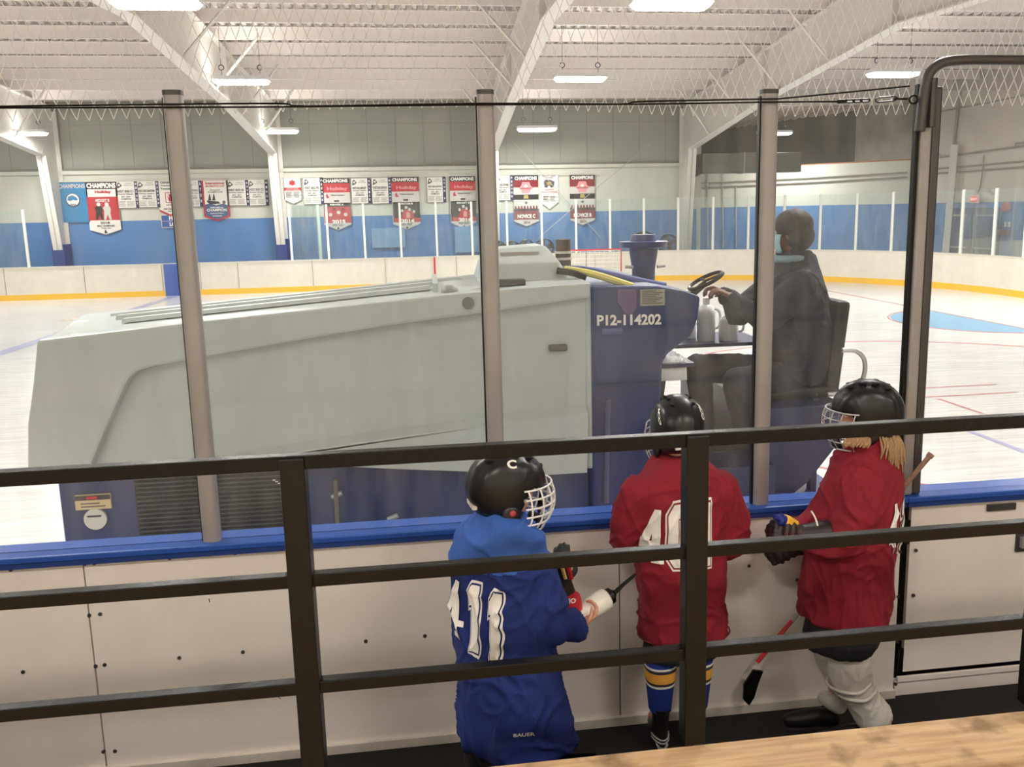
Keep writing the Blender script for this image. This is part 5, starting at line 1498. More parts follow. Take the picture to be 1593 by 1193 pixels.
def skate(parent, heel, toe_dir, s=1.0):
    """skate boot with holder and blade; heel = ground point under the heel"""
    d = Vector(toe_dir).normalized(); u = Vector((-d.y, d.x, 0)); h = Vector(heel)
    def q(x, y, z): return h + u * x * s + d * y * s + Vector((0, 0, z * s))
    def ring(y0, z, a, b): return [q(a * math.cos(t), y0 + b * math.sin(t), z) for t in [2 * PI * k / 18 for k in range(18)]]
    bm = bmesh.new()
    loft(bm, [ring(.11, .075, .036, .125), ring(.11, .10, .042, .13), ring(.10, .13, .042, .12), ring(.065, .165, .042, .075), ring(.05, .20, .042, .058), ring(.045, .25, .046, .06), ring(.04, .275, .048, .062)])
    b = obj('skate', bm, mat('boot_black', rgb(30, 29, 31), .35, var=.3, scale=25), parent, smooth=True)
    bm = bmesh.new()
    for y0 in (.045, .175): loft(bm, [[q(-.012, y0 - .03, .028), q(.012, y0 - .03, .028), q(.012, y0 + .03, .028), q(-.012, y0 + .03, .028)], [q(-.03, y0 - .045, .078), q(.03, y0 - .045, .078), q(.03, y0 + .045, .078), q(-.03, y0 + .045, .078)]])
    obj('blade_holder', bm, mat('holder_white', rgb(220, 220, 218), .4), b)
    bm = bmesh.new(); prismp = [q(-.002, -.01, .004), q(-.002, .24, .004), q(-.002, .26, .03), q(-.002, -.02, .03)]
    loft(bm, [prismp, [p + u * .004 * s for p in prismp]]); obj('blade', bm, mat('blade_steel', rgb(190, 190, 195), .2, metal=.9), b)
    bm = bmesh.new()
    for k, z in enumerate((.10, .118)):
        tube(bm, [q(.046 * math.cos(t), (.08 if z < .15 else .05) + (.10 if z < .15 else .066) * math.sin(t), z) for t in [PI * 1.08 + PI * .84 * i / 8 for i in range(9)]], .004 * s, 5)
    obj('white_trim', bm, M_LACE, b)
    return b

def glove(t_parent, name, wrist, d, pn, size, m, cuff_dir, side=1, curl=.8):
    """padded hockey glove: cuff, backhand rolls, four fingers and a thumb"""
    bm = bmesh.new()
    hand(bm, wrist, d, pn, size=size, curl=curl, side=side)
    dn = d.normalized(); p_ = (pn - dn * pn.dot(dn)).normalized(); w = dn.cross(p_) * side
    R = Matrix((w, dn, p_)).transposed()
    for k in range(3): ball(bm, wrist + dn * size * (.12 + .16 * k) - p_ * size * .09, (size * .25, size * .09, size * .08), 12, 8, R=R)
    for o, ln in ((-.17, .2), (-.06, .22), (.055, .22), (.165, .2)):
        ball(bm, wrist + dn * size * .60 + w * size * o + p_ * size * .04, (size * .065, size * .12, size * .07), 10, 8, R=R)
    cd = Vector(cuff_dir).normalized()
    tube(bm, [wrist + dn * size * .08, wrist + cd * size * .25, wrist + cd * size * .62], [size * .20, size * .27, size * .34], 18)
    return add_fused(name, bm, m, t_parent, voxel=.006, smooth=3)

# ------------------------------------------------------------------- player in red, back turned, centre
B2 = Vector((1.075, -0.26, 0.0)); K2 = Fig(B2, 0.0)
bm = bmesh.new()
hc2 = K2.w(0.0, 0.02, 1.565)
head(bm, hc2, K2, 0.98)
torso(bm, [(K2.w(0, 0, .80), .13, .10, 0), (K2.w(0, 0, 1.0), .12, .09, 0), (K2.w(0, 0, 1.2), .15, .10, 0), (K2.w(0, 0, 1.33), .12, .07, 0), (K2.w(0, 0, 1.40), .06, .06, 0)])
for sx, el, wr in ((-1, (-.24, .02, 1.10), (-.17, .10, 1.11)), (1, (.255, .03, 1.04), (.20, .10, 1.10))):
    limb(bm, [(K2.w(.15 * sx, 0, 1.29), .045), (K2.w(*el), .038), (K2.w(*wr), .028)])
    hand(bm, K2.w(*wr), Vector((-.6 * sx, .3, .35)), Vector((0, .3, -1)), .12, 0.8, sx)
for sx in (-1, 1): limb(bm, [(K2.w(.085 * sx, 0, .82), .08), (K2.w(.085 * sx, .01, .50), .05), (K2.w(.085 * sx, 0, .20), .036), (K2.w(.085 * sx, .10, .13), .03)])
body, _ = add_fused('person', bm, M_SKIN, None, .007, 2, base=B2)
tag(body, 'young player from behind in red jersey numbered 40, black helmet, striped blue socks', 'person')
P2 = body
eyes(P2, hc2, K2, .98)
bm = bmesh.new()
torso(bm, [(K2.w(.03, 0, .600), .205, .135, 0), (K2.w(.028, 0, .62), .212, .142, 0), (K2.w(.02, 0, .80), .205, .14, 0), (K2.w(.01, 0, 1.0), .205, .14, 0), (K2.w(0, 0, 1.18), .225, .14, 0), (K2.w(0, 0, 1.30), .222, .13, 0), (K2.w(0, 0, 1.385), .18, .11, 0), (K2.w(0, 0.01, 1.44), .115, .095, 0), (K2.w(0, 0.015, 1.475), .085, .08, 0)])
limb(bm, [(K2.w(-.175, 0, 1.285), .098), (K2.w(-.225, .01, 1.17), .092), (K2.w(-.232, .04, 1.075), .085), (K2.w(-.18, .10, 1.09), .066)])
limb(bm, [(K2.w(.185, 0, 1.275), .10), (K2.w(.245, .01, 1.14), .095), (K2.w(.262, .03, 1.03), .092), (K2.w(.235, .10, 0.99), .08), (K2.w(.20, .11, 1.04), .062)])
j2, jm2 = add_fused('jersey', bm, M_JRED, P2, .009, 5, .016, 4.4)
number(j2, jm2, K2.w(-.205, -.5, 1.0), (.30, 0, 0), (0, 0, .27), (0, 1, 0), '40I', (.38, .38, .30), M_JRED, .03)
bm = bmesh.new()
for k in range(1):
    tube(bm, [K2.w(.03 + .216 * math.cos(t), .146 * math.sin(t), .612) for t in [2 * PI * i / 40 for i in range(40)]], .004, 5, closed=True)
obj('hem_stitch', bm, mat('stitch_red', rgb(110, 14, 28), .8), j2)
helmet(P2, hc2 + Vector((0, 0, .012)), K2, -0.10, 1.10, M_WIRE, (('CCM', (.075, -.12, .055), (-.015, .06, .055), (.026, .006, -.006)), ('CCM', (-.095, -.095, .03), (.015, .05, .06), (-.02, .006, .012))))
bm = bmesh.new()
torso(bm, [(K2.w(.015, 0, .50), .185, .115, 0), (K2.w(.02, 0, .62), .175, .11, 0), (K2.w(.01, 0, .85), .15, .09, 0)])
add_fused('hockey_pants', bm, M_PANTS, P2, .01, 3, .004)
for sx in (-1, 1):
    bx = .088 * sx + .005
    bm = bmesh.new()
    rr = ((.56, .072), (.50, .076), (.44, .072), (.38, .066), (.30, .058), (.235, .052))
    loft(bm, [oval(K2.w(bx, 0, z), r, r * 1.08, 0, 24) for z, r in rr])
    sk = obj('sock', bm, M_SOCKB, P2, smooth=True)
    def band(z0, z1, m, nm, g=.002):
        def R_(z):
            for (za, ra), (zb_, rb) in zip(rr, rr[1:]):
                if zb_ <= z <= za: return rb + (ra - rb) * (z - zb_) / (za - zb_)
            return rr[0][1]
        bm = bmesh.new(); loft(bm, [oval(K2.w(bx, 0, z), R_(z) + g, (R_(z) + g) * 1.08, 0, 24) for z in (z0, z1)]); obj(nm, bm, m, sk, smooth=True)
    band(.395, .445, M_AMBER, 'amber_band'); band(.462, .472, M_TXTWHITE, 'white_band'); band(.370, .380, M_TXTWHITE, 'white_band')
    band(.447, .460, M_TXTDARK, 'dark_band', .0015); band(.382, .393, M_TXTDARK, 'dark_band', .0015)
    skate(P2, (B2.x + bx, B2.y - .05, 0.0), (0.02, 1, 0), 0.92)

# ------------------------------------------------------------------- player in blue, left
B1 = Vector((0.235, -0.68, 0.0)); YW1 = -math.radians(52); K1 = Fig(B1, YW1)
H1 = Fig(B1, -math.radians(80))
bm = bmesh.new()
hc1 = Vector((0.262, -0.655, 1.475))
head(bm, hc1, H1, 0.98)
torso(bm, [(K1.w(0, 0, .75), .13, .11, YW1), (K1.w(0, 0, .95), .13, .10, YW1), (K1.w(0, 0, 1.15), .15, .10, YW1), (K1.w(0, 0, 1.27), .12, .08, YW1), (K1.w(0, 0.02, 1.34), .06, .06, YW1)])
sh1 = Vector((.375, -.72, 1.20)); el1 = Vector((.42, -.76, .955)); wr1 = Vector((.545, -.665, .895))
limb(bm, [(sh1, .048), (el1, .036), (wr1, .025)])
hd1 = Vector((.62, .52, .42)).normalized()
hand(bm, wr1, Vector((.75, .55, .25)), Vector((-.35, .15, 1.0)), .145, .95, -1)
sh1b = Vector((.17, -.45, 1.2)); el1b = Vector((.30, -.34, .98)); limb(bm, [(sh1b, .045), (el1b, .036), (Vector((.42, -.42, 1.06)), .026)])
hand(bm, Vector((.42, -.42, 1.06)), Vector((.2, -.3, .3)), Vector((.6, -.3, 0)), .14, 1.1, 1)
for sx in (-1, 1): limb(bm, [(K1.w(.09 * sx, 0, .78), .085), (K1.w(.10 * sx, .02, .42), .05), (K1.w(.10 * sx, 0, .10), .036), (K1.w(.10 * sx, .10, .05), .03)])
P1, _ = add_fused('person', bm, M_SKIN, None, .0055, 2, base=B1)
tag(P1, 'young player in a blue jersey with white number 411, black helmet, holding a white bottle', 'person')
eyes(P1, hc1, H1, .98)
bm = bmesh.new()
torso(bm, [(K1.w(.05, 0, .46), .235, .19, YW1), (K1.w(.05, 0, .49), .245, .20, YW1), (K1.w(.03, 0, .65), .24, .185, YW1), (K1.w(0, 0, .9), .215, .165, YW1), (K1.w(0, -.005, 1.08), .22, .155, YW1), (K1.w(0, -.005, 1.22), .22, .145, YW1), (K1.w(0, 0, 1.31), .185, .125, YW1), (K1.w(0, .01, 1.375), .12, .10, YW1), (K1.w(0, .015, 1.405), .088, .085, YW1)])
limb(bm, [(Vector((.355, -.75, 1.17)), .093), (Vector((.40, -.78, 1.06)), .088), (Vector((.425, -.77, .965)), .083), (Vector((.50, -.70, .915)), .058), (wr1 - Vector((.012, .01, 0)), .043)])
limb(bm, [(Vector((.135, -.52, 1.2)), .09), (Vector((.24, -.38, 1.03)), .08), (Vector((.38, -.41, 1.04)), .055)])
j1, jm1 = add_fused('jersey', bm, M_JBLUE, P1, .009, 5, .023, 4.0)
bk1 = Vector((math.sin(YW1), -math.cos(YW1), 0))       # from the front out of the back
U1 = Vector((math.cos(YW1), math.sin(YW1), 0))
bk1 = -(K1.R @ Vector((0, 1, 0)))
O1 = K1.w(0, 0, 0) + bk1 * .5
number(j1, jm1, O1 + U1 * -.150 + Vector((0, 0, .915)), U1 * .245 + Vector((0, 0, -.02)), (0, 0, .25), -bk1, '4II', (.46, .36, .36), M_JBLUE, .05)
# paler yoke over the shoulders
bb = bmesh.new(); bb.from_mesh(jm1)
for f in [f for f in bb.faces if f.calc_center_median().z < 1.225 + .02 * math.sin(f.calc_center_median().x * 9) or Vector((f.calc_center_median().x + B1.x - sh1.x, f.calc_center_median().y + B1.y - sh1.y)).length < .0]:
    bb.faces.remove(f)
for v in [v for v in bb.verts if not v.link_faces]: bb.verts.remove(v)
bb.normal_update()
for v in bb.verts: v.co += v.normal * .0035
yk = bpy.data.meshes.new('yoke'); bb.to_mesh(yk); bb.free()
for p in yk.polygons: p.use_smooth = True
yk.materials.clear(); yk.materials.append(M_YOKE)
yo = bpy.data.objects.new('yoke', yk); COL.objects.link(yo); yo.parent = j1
cloth_text(j1, jm1, 'BAUER', spot(797, 1147, Y=-1.2), spot(834, 1144, Y=-1.2) - spot(797, 1147, Y=-1.2), (0, 0, .014), spot(815, 1146, Y=-1.2) - CC, M_TXTWHITE, .004)
bm = bmesh.new(); tube(bm, [wr1 + Vector((-.014, -.008, -.002)) - (wr1 - el1).normalized() * 0 + (u * math.cos(t) + v * math.sin(t)) * .036 for t in [2 * PI * i / 20 for i in range(20)] for u, v in [basis(wr1 - el1)]], .009, 6, closed=True)
obj('cuff', bm, M_RED, j1, smooth='all')
helmet(P1, hc1 + Vector((0, 0, .018)), H1, -0.08, 1.10, M_WIREW, (('C', (.06, -.02, .105), (-.0, .03, .0), (.022, .0, -.02)),), ear_dot=1)
bm = bmesh.new()
torso(bm, [(K1.w(0, 0, .40), .20, .16, YW1), (K1.w(0, 0, .70), .20, .15, YW1), (K1.w(0, 0, .85), .18, .13, YW1)])
for sx in (-1, 1): limb(bm, [(K1.w(.10 * sx, 0, .55), .12), (K1.w(.115 * sx, .01, .30), .115), (K1.w(.12 * sx, .01, .20), .10)])
add_fused('hockey_pants', bm, M_PANTS, P1, .01, 4, .006)
for sx in (-1, 1):
    bm = bmesh.new(); loft(bm, [oval(K1.w(.11 * sx, .01, z), r, r, 0, 20) for z, r in ((.24, .075), (.15, .068), (.10, .055))]); obj('sock', bm, M_PANTS, P1, smooth=True)
    h_ = K1.w(.11 * sx, -.06, 0); skate(P1, (h_.x, h_.y, 0), tuple(K1.R @ Vector((0, 1, 0))), .82)

# bottle in his hand
def bottle_axis(a, b):
    return (b - a).normalized()
ba = spot(872, 977, Y=-.64); bb_ = spot(946, 929, Y=-.56)
ax = bottle_axis(ba, bb_); u_, v_ = basis(ax); Lb = .215
BT = thing('water_bottle', 'white squeeze bottle with long black straw held by the blue jersey player', 'bottle', bb_)
def ringsalong(p, prof, n=20): return [[p + ax * h + (u_ * math.cos(2 * PI * k / n) + v_ * math.sin(2 * PI * k / n)) * r for k in range(n)] for h, r in prof]
p0 = bb_ - ax * Lb
bm = bmesh.new(); loft(bm, ringsalong(p0, ((0, .022), (.006, .027), (.06, .033), (.10, .036), (.13, .045), (.19, .047), (.208, .044), (Lb, .034))))
obj('bottle_body', bm, mat('bottle_white', rgb(240, 238, 226), .4), BT, smooth=True)
bm = bmesh.new(); loft(bm, ringsalong(p0, ((Lb - .004, .034), (Lb + .018, .034), (Lb + .024, .024), (Lb + .034, .014)))); obj('screw_cap', bm, M_BLACK, BT, smooth=True)
bm = bmesh.new(); tip = spot(989, 893, Y=-.52); tube(bm, [bb_ + ax * .03, bb_ + (tip - bb_) * .55, tip], [.010, .008, .006], 8); obj('straw', bm, M_BLACK, BT, smooth=True)

# stick held upright before him
ST = thing('hockey_stick', 'dark hockey stick held upright in front of the blue jersey player', 'hockey stick', (0.45, -.40, .0))
sa = spot(839, 722, Y=-.42); sb = spot(845, 1100, Y=-.30)
bm = bmesh.new(); tube(bm, [sa, sa + (sb - sa) * .15], .0135, 8); obj('grip_tape', bm, M_BLACK, ST)
bm = bmesh.new(); tube(bm, [sa + (sb - sa) * .14, Vector((sb.x, sb.y, .10))], .011, 4); obj('shaft', bm, mat('shaft_dark', rgb(50, 24, 30), .4), ST)
bm = bmesh.new(); loft(bm, [[Vector((sb.x + dx, sb.y - .004, z)), Vector((sb.x + dx, sb.y + .004, z)), Vector((sb.x + dx, sb.y + .004, z2)), Vector((sb.x + dx, sb.y - .004, z2))] for dx, z, z2 in ((-.01, .03, .13), (.10, .012, .075), (.24, .01, .065))]); obj('blade', bm, M_BLACK, ST)
# spare glove tucked under his arm
GL = thing('hockey_glove', 'black hockey glove with red and white lettered cuff behind the white bottle', 'glove', spot(880, 910, Y=-.55))
gw = spot(876, 905, Y=-.56); gd = (spot(872, 862, Y=-.58) - gw)
glove(GL, 'glove_shell', gw, gd, Vector((.3, 1, 0)), .17, mat('glove_black', rgb(26, 30, 28), .55, var=.25, scale=30), -gd, 1, .5)
g0_ = spot(879, 928, Y=-.60); g1_ = spot(881, 947, Y=-.60)
bm = bmesh.new(); dd = (g1_ - g0_).normalized(); uu, vv_ = basis(dd)
tube(bm, [g0_, g0_ + dd * .015, g1_], [.062, .066, .067], 20); obj('red_band', bm, M_RED, GL, smooth=True)
bm = bmesh.new(); put_text(bm, 'KOHO', spot(864, 941, Y=-.675), spot(896, 938, Y=-.675) - spot(864, 941, Y=-.675), Vector((0, 0, .022)), .04); obj('lettering', bm, M_TXTWHITE, GL)
bm = bmesh.new(); tube(bm, [spot(874, 880, Y=-.66), spot(880, 900, Y=-.66)], .008, 6); obj('amber_flash', bm, mat('flash_cream', rgb(220, 190, 120), .6), GL)
bm = bmesh.new(); tube(bm, [spot(868, 868, Y=-.63), spot(882, 872, Y=-.63), spot(889, 900, Y=-.62)], .010, 6); obj('red_piping', bm, M_RED, GL, smooth=True)

# ------------------------------------------------------------------- player in red, right, facing left
B3 = Vector((1.90, -0.30, 0.0)); YW3 = math.radians(38); K3 = Fig(B3, YW3); H3 = Fig(B3, math.radians(64))
bm = bmesh.new()
hc3 = Vector((1.935, -.30, 1.60))
head(bm, hc3, H3, 1.0)
torso(bm, [(K3.w(0, 0, .80), .13, .10, YW3), (K3.w(0, 0, 1.0), .12, .09, YW3), (K3.w(0, 0, 1.2), .14, .10, YW3), (K3.w(0, -.02, 1.35), .12, .08, YW3), (K3.w(0, -.03, 1.45), .06, .06, YW3)])
sh3 = Vector((1.885, -.38, 1.27)); el3 = Vector((1.80, -.43, 1.09)); wr3 = Vector((1.60, -.34, 1.06))
limb(bm, [(sh3, .045), (el3, .036), (wr3, .026)])
sh3b = Vector((1.93, -.17, 1.26)); limb(bm, [(sh3b, .045), (Vector((1.82, -.15, 1.05)), .036), (Vector((1.58, -.14, 1.0)), .026)])
limb(bm, [(Vector((1.86, -.38, .82)), .075), (spot(1322, 1052, Y=-.36), .05), (spot(1358, 1112, Y=-.36), .036)])
limb(bm, [(Vector((1.80, -.22, .82)), .075), (spot(1292, 1020, Y=-.20), .045), (spot(1304, 1095, Y=-.20), .034)])
P3, _ = add_fused('person', bm, M_SKIN, None, .007, 2, base=B3)
tag(P3, 'young player in red jersey facing left, blond hair under black helmet, white leg covers', 'person')
eyes(P3, hc3, H3, 1.0)
bm = bmesh.new()
torso(bm, [(Vector((1.868, -.30, .635)), .17, .20, YW3), (Vector((1.868, -.30, .655)), .175, .205, YW3), (Vector((1.875, -.30, .85)), .185, .20, YW3), (Vector((1.90, -.30, 1.05)), .20, .19, YW3), (Vector((1.93, -.30, 1.2)), .205, .17, YW3), (Vector((1.94, -.30, 1.32)), .19, .15, YW3), (Vector((1.95, -.30, 1.40)), .155, .135, YW3), (Vector((1.95, -.30, 1.47)), .11, .105, YW3), (Vector((1.945, -.30, 1.51)), .088, .088, YW3)])
limb(bm, [(Vector((1.875, -.40, 1.30)), .10), (Vector((1.845, -.43, 1.20)), .097), (Vector((1.80, -.44, 1.10)), .09), (Vector((1.74, -.41, 1.05)), .078), (Vector((1.665, -.37, 1.05)), .06)])
limb(bm, [(Vector((1.93, -.17, 1.26)), .085), (Vector((1.82, -.15, 1.06)), .078), (Vector((1.68, -.16, 1.02)), .06)])
j3, jm3 = add_fused('jersey', bm, M_JRED, P3, .009, 5, .020, 4.2)
bk3 = -(K3.R @ Vector((0, 1, 0))); U3 = K3.R @ Vector((1, 0, 0))
number(j3, jm3, B3 + bk3 * .6 + U3 * -.115 + Vector((.04, 0, 1.0)), U3 * .25, (0.0, 0, .25), -bk3, '4I', (.46, .42), M_JRED, .08)
bm = bmesh.new()
tube(bm, curve_pts([spot(1262, 795, Y=-.44), spot(1268, 805, Y=-.47), spot(1272, 818, Y=-.5)], 4), .004, 5); obj('cuff_piping', bm, M_TXTWHITE, j3)
helmet(P3, hc3 + Vector((0.01, 0, .018)), H3, -0.05, 1.10, M_WIRE, ())
# hair below the helmet
bm = bmesh.new()
random.seed(3)
def lock(a, b, c, r):
    tube(bm, curve_pts([a, b, c], 5), [r * (1 - .75 * abs(i / 10 - .35)) for i in range(11)], 7)
for i in range(34):
    t = random.random(); r_ = random.random()
    x0_, y0_ = 1.955 + .085 * t, -.395 + .05 * t
    lock(spot(1368 + 30 * t, 676 + 4 * r_, Y=-.40 + .04 * t), spot(1372 + 34 * t, 692 + 8 * r_, Y=-.43 + .04 * t), spot(1366 + 40 * t + 4 * r_, 706 + 24 * r_ * (.4 + t), Y=-.435 + .05 * t), .0055)
for i in range(16):
    t = i / 15; r_ = random.random()
    lock(spot(1318 + 34 * t, 680, Y=-.40), spot(1315 + 38 * t, 687 + 3 * r_, Y=-.43), spot(1313 + 36 * t, 693 + 4 * r_, Y=-.43), .0065)
obj('hair', bm, M_HAIR, P3, smooth='all')
bm = bmesh.new()
torso(bm, [(Vector((1.85, -.31, .50)), .155, .16, YW3), (Vector((1.86, -.31, .56)), .165, .17, YW3), (Vector((1.87, -.30, .75)), .14, .14, YW3)])
add_fused('hockey_pants', bm, M_PANTS, P3, .01, 3, .006)
YA, YB = -.36, -.20
for pts in ([((1322, 1030), .096), ((1322, 1052), .098), ((1338, 1082), .082), ((1350, 1100), .083), ((1358, 1112), .088)], [((1288, 995), .085), ((1292, 1020), .075), ((1304, 1055), .058), ((1312, 1066), .048)]):
    Y_ = YA if pts[0][0][0] > 1300 else YB
    bm = bmesh.new(); limb(bm, [(spot(*p, Y=Y_), r) for p, r in pts], 20)
    sk, _ = add_fused('leg_cover', bm, M_SOCKW, P3, .008, 5, .008, 9)
    if Y_ == YA:
        for c_, wv in (((1320, 1064), .098), ((1330, 1076), .094)):
            pc = spot(*c_, Y=YA); bm = bmesh.new()
            tube(bm, [pc + Vector((wv * math.cos(t), wv * .98 * math.sin(t), .020 * math.cos(t + .4) + .02 * abs(math.cos(t)))) for t in [2 * PI * i / 32 for i in range(32)]], .008, 6, closed=True); obj('cloth_fold', bm, M_SOCKW, sk, smooth='all')
bm = bmesh.new(); limb(bm, [(spot(1306, 1070, Y=YB), .045), (spot(1304, 1095, Y=YB), .05)], 18); add_fused('sock', bm, M_PANTS, P3, .008, 2)
bm = bmesh.new(); limb(bm, [(spot(1292, 1090, Y=YB - .02), .045), (spot(1306, 1099, Y=YB - .03), .038), (spot(1283, 1084, Y=YB), .035)], 18); add_fused('leg_cover_hem', bm, M_SOCKW, P3, .008, 2, .006, 12)
for base_, tp in (((1.99, -.34), (1.76, -.33)), ((1.885, -.19), (1.68, -.16))):
    bm = bmesh.new(); a = Vector((*base_, .045)); b = Vector((*tp, .035))
    limb(bm, [(a, .044), (a + (b - a) * .35 + Vector((0, 0, .012)), .046), (a + (b - a) * .75, .042), (b, .034)], 16)
    so, _ = add_fused('shoe', bm, mat('shoe_black', rgb(22, 21, 22), .5), P3, .008, 2)
    bm = bmesh.new(); u2 = (b - a).normalized(); n2 = Vector((-u2.y, u2.x, 0)); 
    loft(bm, [[a - u2 * .045 + n2 * .036 + Vector((0, 0, zz)), a - u2 * .045 - n2 * .036 + Vector((0, 0, zz)), b + u2 * .03 - n2 * .032 + Vector((0, 0, zz)), b + u2 * .03 + n2 * .032 + Vector((0, 0, zz))] for zz in (-.043 if a.z > .04 else -.03, -.028)])
    obj('sole', bm, mat('sole_dark', rgb(44, 42, 42), .7), so)
# her gloves
M_GLV = mat('glove_black', rgb(26, 30, 28), .55)
gw3 = spot(1247, 832, Y=-.40)
gv, _ = glove(P3, 'glove', gw3, Vector((-.75, -.05, .25)), Vector((.1, 1, -.45)), .20, mat('glove_dark_red', rgb(40, 28, 32), .5, var=.3, scale=30), Vector((.9, -.1, .0)), -1, .9)
gv['label'] = 'black and dark red padded glove'
bm = bmesh.new()
for k in range(3):
    tube(bm, [gw3 + Vector((-.03 - .03 * k, -.055, .03 - .035 * 0 + .012)), gw3 + Vector((-.045 - .03 * k, -.055, -.035))], .003, 5)
obj('glove_piping', bm, mat('piping_maroon', rgb(140, 40, 54), .6), gv)
gw3b = spot(1235, 850, Y=-.22); gv2, _ = glove(P3, 'glove', gw3b, Vector((-.6, .1, -.35)), Vector((.3, 1, 0)), .19, MATS['glove_dark_red'], Vector((.9, .1, .1)), 1, .9)
# sports bottle in her glove
BB = thing('sports_bottle', 'small yellow sports bottle with blue cap in the black glove at right', 'bottle', spot(1213, 808, Y=-.40))
p1_ = spot(1229, 815, Y=-.38); p2_ = spot(1196, 799, Y=-.42); ax = (p2_ - p1_).normalized(); u_, v_ = basis(ax)
bm = bmesh.new(); loft(bm, ringsalong(p1_, ((-.03, .028), (0, .030), (.03, .032), (.045, .030), (.052, .022)))); obj('bottle_body', bm, mat('bottle_yellow', rgb(238, 184, 58), .4), BB, smooth=True)
bm = bmesh.new(); loft(bm, ringsalong(p1_, ((.050, .027), (.070, .027), (.076, .016), (.085, .013), (.10, .013), (.104, .008)))); obj('blue_cap', bm, mat('cap_navy', rgb(30, 44, 130), .4), BB, smooth=True)
# her stick, slanting behind her
s1 = spot(1449, 706, Y=-.05); s0 = spot(1178, 1030, Y=-.09)
SK = thing('hockey_stick', 'black and red hockey stick slanting behind the right player, blade low at left', 'hockey stick', s0)
d3 = (s1 - s0)
M_TAPE = mat('tape_tan', rgb(150, 118, 96), .8, var=.3, scale=60)
bm = bmesh.new(); tube(bm, [s0 + d3 * .78, s0 + d3 * .99], .0125, 8); tube(bm, [s0 + d3 * .985, s1], .017, 8); obj('grip_tape', bm, M_TAPE, SK, smooth=True)
bm = bmesh.new(); tube(bm, [s0 + d3 * .26, s0 + d3 * .79], .0115, 6); obj('shaft', bm, mat('shaft_black', rgb(30, 26, 28), .35), SK)
bm = bmesh.new(); tube(bm, [s0, s0 + d3 * .20], .0105, 6); obj('red_shaft', bm, M_RED, SK)
bm = bmesh.new(); tube(bm, [s0 + d3 * .20, s0 + d3 * .26], .0112, 6); obj('white_band', bm, M_LACE, SK)
bt = [spot(x, y, Y=-.095) for x, y in ((1172, 1042), (1187, 1044), (1180, 1062), (1173, 1085), (1165, 1097), (1156, 1088), (1157, 1065))]
bm = bmesh.new(); A_ = [p + Vector((0, -.005, 0)) for p in bt]; Bq = [p + Vector((0.0, .010, 0)) for p in bt]; loft(bm, [A_, Bq]); obj('blade', bm, M_BLACK, SK, bevel=.002)

# ------------------------------------------------------------------- driver
YD = 1.55
BD = Vector((2.40, YD, 1.0)); KD = Fig(BD, math.radians(78)); HD = Fig(BD, math.radians(48))
M_JKT = mat('jacket_dark', rgb(32, 36, 50), .85, var=.2, scale=8)
M_JEAN = mat('jeans_dark', rgb(40, 47, 64), .85, var=.2, scale=10)
hcD = Vector((2.372, YD, 2.375))
hD = [spot(1113, 452, Y=YD - .06), spot(1128, 460, Y=YD + .12)]
bm = bmesh.new()
head(bm, hcD, HD, 1.08)
torso(bm, [(Vector((2.42, YD, 1.42)), .15, .13, KD.yaw), (Vector((2.44, YD, 1.65)), .15, .12, KD.yaw), (Vector((2.42, YD, 1.95)), .18, .12, KD.yaw), (Vector((2.40, YD, 2.10)), .15, .09, KD.yaw), (Vector((2.38, YD, 2.2)), .06, .06, KD.yaw)])
shN = Vector((2.38, YD - .18, 2.06)); elN = Vector((2.12, YD - .22, 1.83)); wrN = spot(1138, 462, Y=YD - .12)
shF = Vector((2.36, YD + .18, 2.06)); elF = Vector((2.10, YD + .20, 1.84)); wrF = spot(1126, 458, Y=YD + .14)
for a, b, c, sd in ((shN, elN, wrN, 1), (shF, elF, wrF, -1)):
    limb(bm, [(a, .055), (b, .045), (c, .033)])
    hand(bm, c, Vector((-.8, .1, .45)), Vector((-.45, .25 * sd, -.8)), .185, .9, sd)
hipN = Vector((2.40, YD - .10, 1.44)); knN = Vector((1.96, YD - .16, 1.43)); anN = Vector((2.02, YD - .16, 1.04))
hipF = Vector((2.40, YD + .10, 1.44)); knF = Vector((1.80, YD + .16, 1.47)); anF = Vector((1.85, YD + .16, 1.04))
for h_, k_, a_2 in ((hipN, knN, anN), (hipF, knF, anF)): limb(bm, [(h_, .09), (k_, .06), (a_2, .042), (a_2 + Vector((-.12, 0, -.02)), .035)])
PD, _ = add_fused('person', bm, M_SKIND, None, .008, 2, base=BD)
tag(PD, 'vehicle driver in dark cap, jacket and jeans with blue face mask, hands on wheel', 'person')
eyes(PD, hcD, HD, 1.08)
bm = bmesh.new()
torso(bm, [(Vector((2.43, YD, 1.38)), .22, .19, KD.yaw), (Vector((2.44, YD, 1.55)), .235, .20, KD.yaw), (Vector((2.44, YD, 1.80)), .245, .195, KD.yaw), (Vector((2.43, YD, 1.98)), .25, .175, KD.yaw), (Vector((2.42, YD, 2.12)), .22, .145, KD.yaw), (Vector((2.41, YD, 2.20)), .14, .12, KD.yaw), (Vector((2.40, YD, 2.26)), .10, .10, KD.yaw)])
for a, b, c, k in ((shN, elN, wrN, -1), (shF, elF, wrF, 1)):
    limb(bm, [(a + Vector((0, 0, -.02)), .105), (a + (b - a) * .5, .095), (b, .085), (b + (c - b) * .6, .068), (c + (b - c) * .12, .056)])
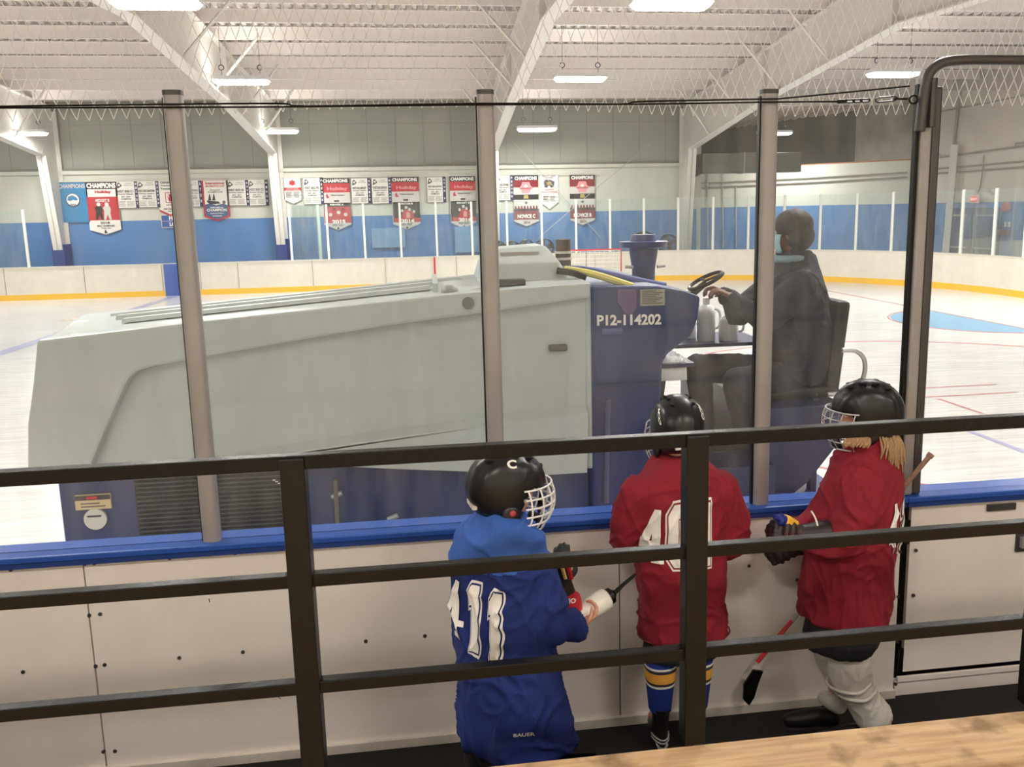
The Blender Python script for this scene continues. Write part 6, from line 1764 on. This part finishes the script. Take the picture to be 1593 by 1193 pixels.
jk, _ = add_fused('jacket', bm, M_JKT, PD, .011, 4, .03, 3.2)
bm = bmesh.new()
for h_, k_, a_2 in ((hipN, knN, anN), (hipF, knF, anF)): limb(bm, [(h_, .115), (h_ + (k_ - h_) * .5, .108), (k_, .095), (k_ + (a_2 - k_) * .5, .082), (a_2 + Vector((0, 0, .04)), .075)])
add_fused('jeans', bm, M_JEAN, PD, .010, 4, .010, 5)
for a_2 in (anN, anF):
    bm = bmesh.new(); limb(bm, [(a_2 + Vector((.03, 0, -.02)), .052), (a_2 + Vector((-.10, 0, -.025)), .048), (a_2 + Vector((-.20, 0, -.035)), .038)])
    add_fused('boot', bm, mat('boot_dark', rgb(26, 25, 26), .5), PD, .009, 2)
# cap, hair, mask
def qd(x, y, z, s=1.08): return hcD + HD.R @ Vector((x * s, y * s, z * s))
bm = bmesh.new()
ball(bm, qd(0, -.015, .052), (.112, .128, .105), 26, 16, R=HD.R)
ball(bm, qd(0, -.055, -.012), (.104, .092, .105), 22, 14, R=HD.R)
add_fused('knit_cap', bm, mat('cap_charcoal', rgb(34, 33, 36), .7, bump=.2, bscale=60), PD, .008, 3, .003, 20)
bm = bmesh.new()
NN = 12
gr_ = [[bm.verts.new(qd((.085 + .004) * math.sin(a), .012 + (.092) * math.cos(a) - abs(z + .05) * .25, z)) for a in [-1.2 + 2.4 * i / NN for i in range(NN + 1)]] for z in (-.005, -.03, -.06, -.095, -.118)]
for r0, r1 in zip(gr_, gr_[1:]):
    for i in range(NN): bm.faces.new((r0[i], r0[i + 1], r1[i + 1], r1[i]))
mk = obj('face_mask', bm, mat('mask_blue', rgb(150, 186, 200), .8), PD, smooth='all'); mk.modifiers.new('s', 'SOLIDIFY').thickness = .004
bm = bmesh.new(); tube(bm, [oval(hcD + Vector((-.01, -.01, -.165)), .105, .10, HD.yaw, 24)[k] for k in range(24)], .026, 8, closed=True)
cl_ = obj('collar', bm, mat('collar_blue', rgb(120, 150, 162), .8), jk, smooth='all')
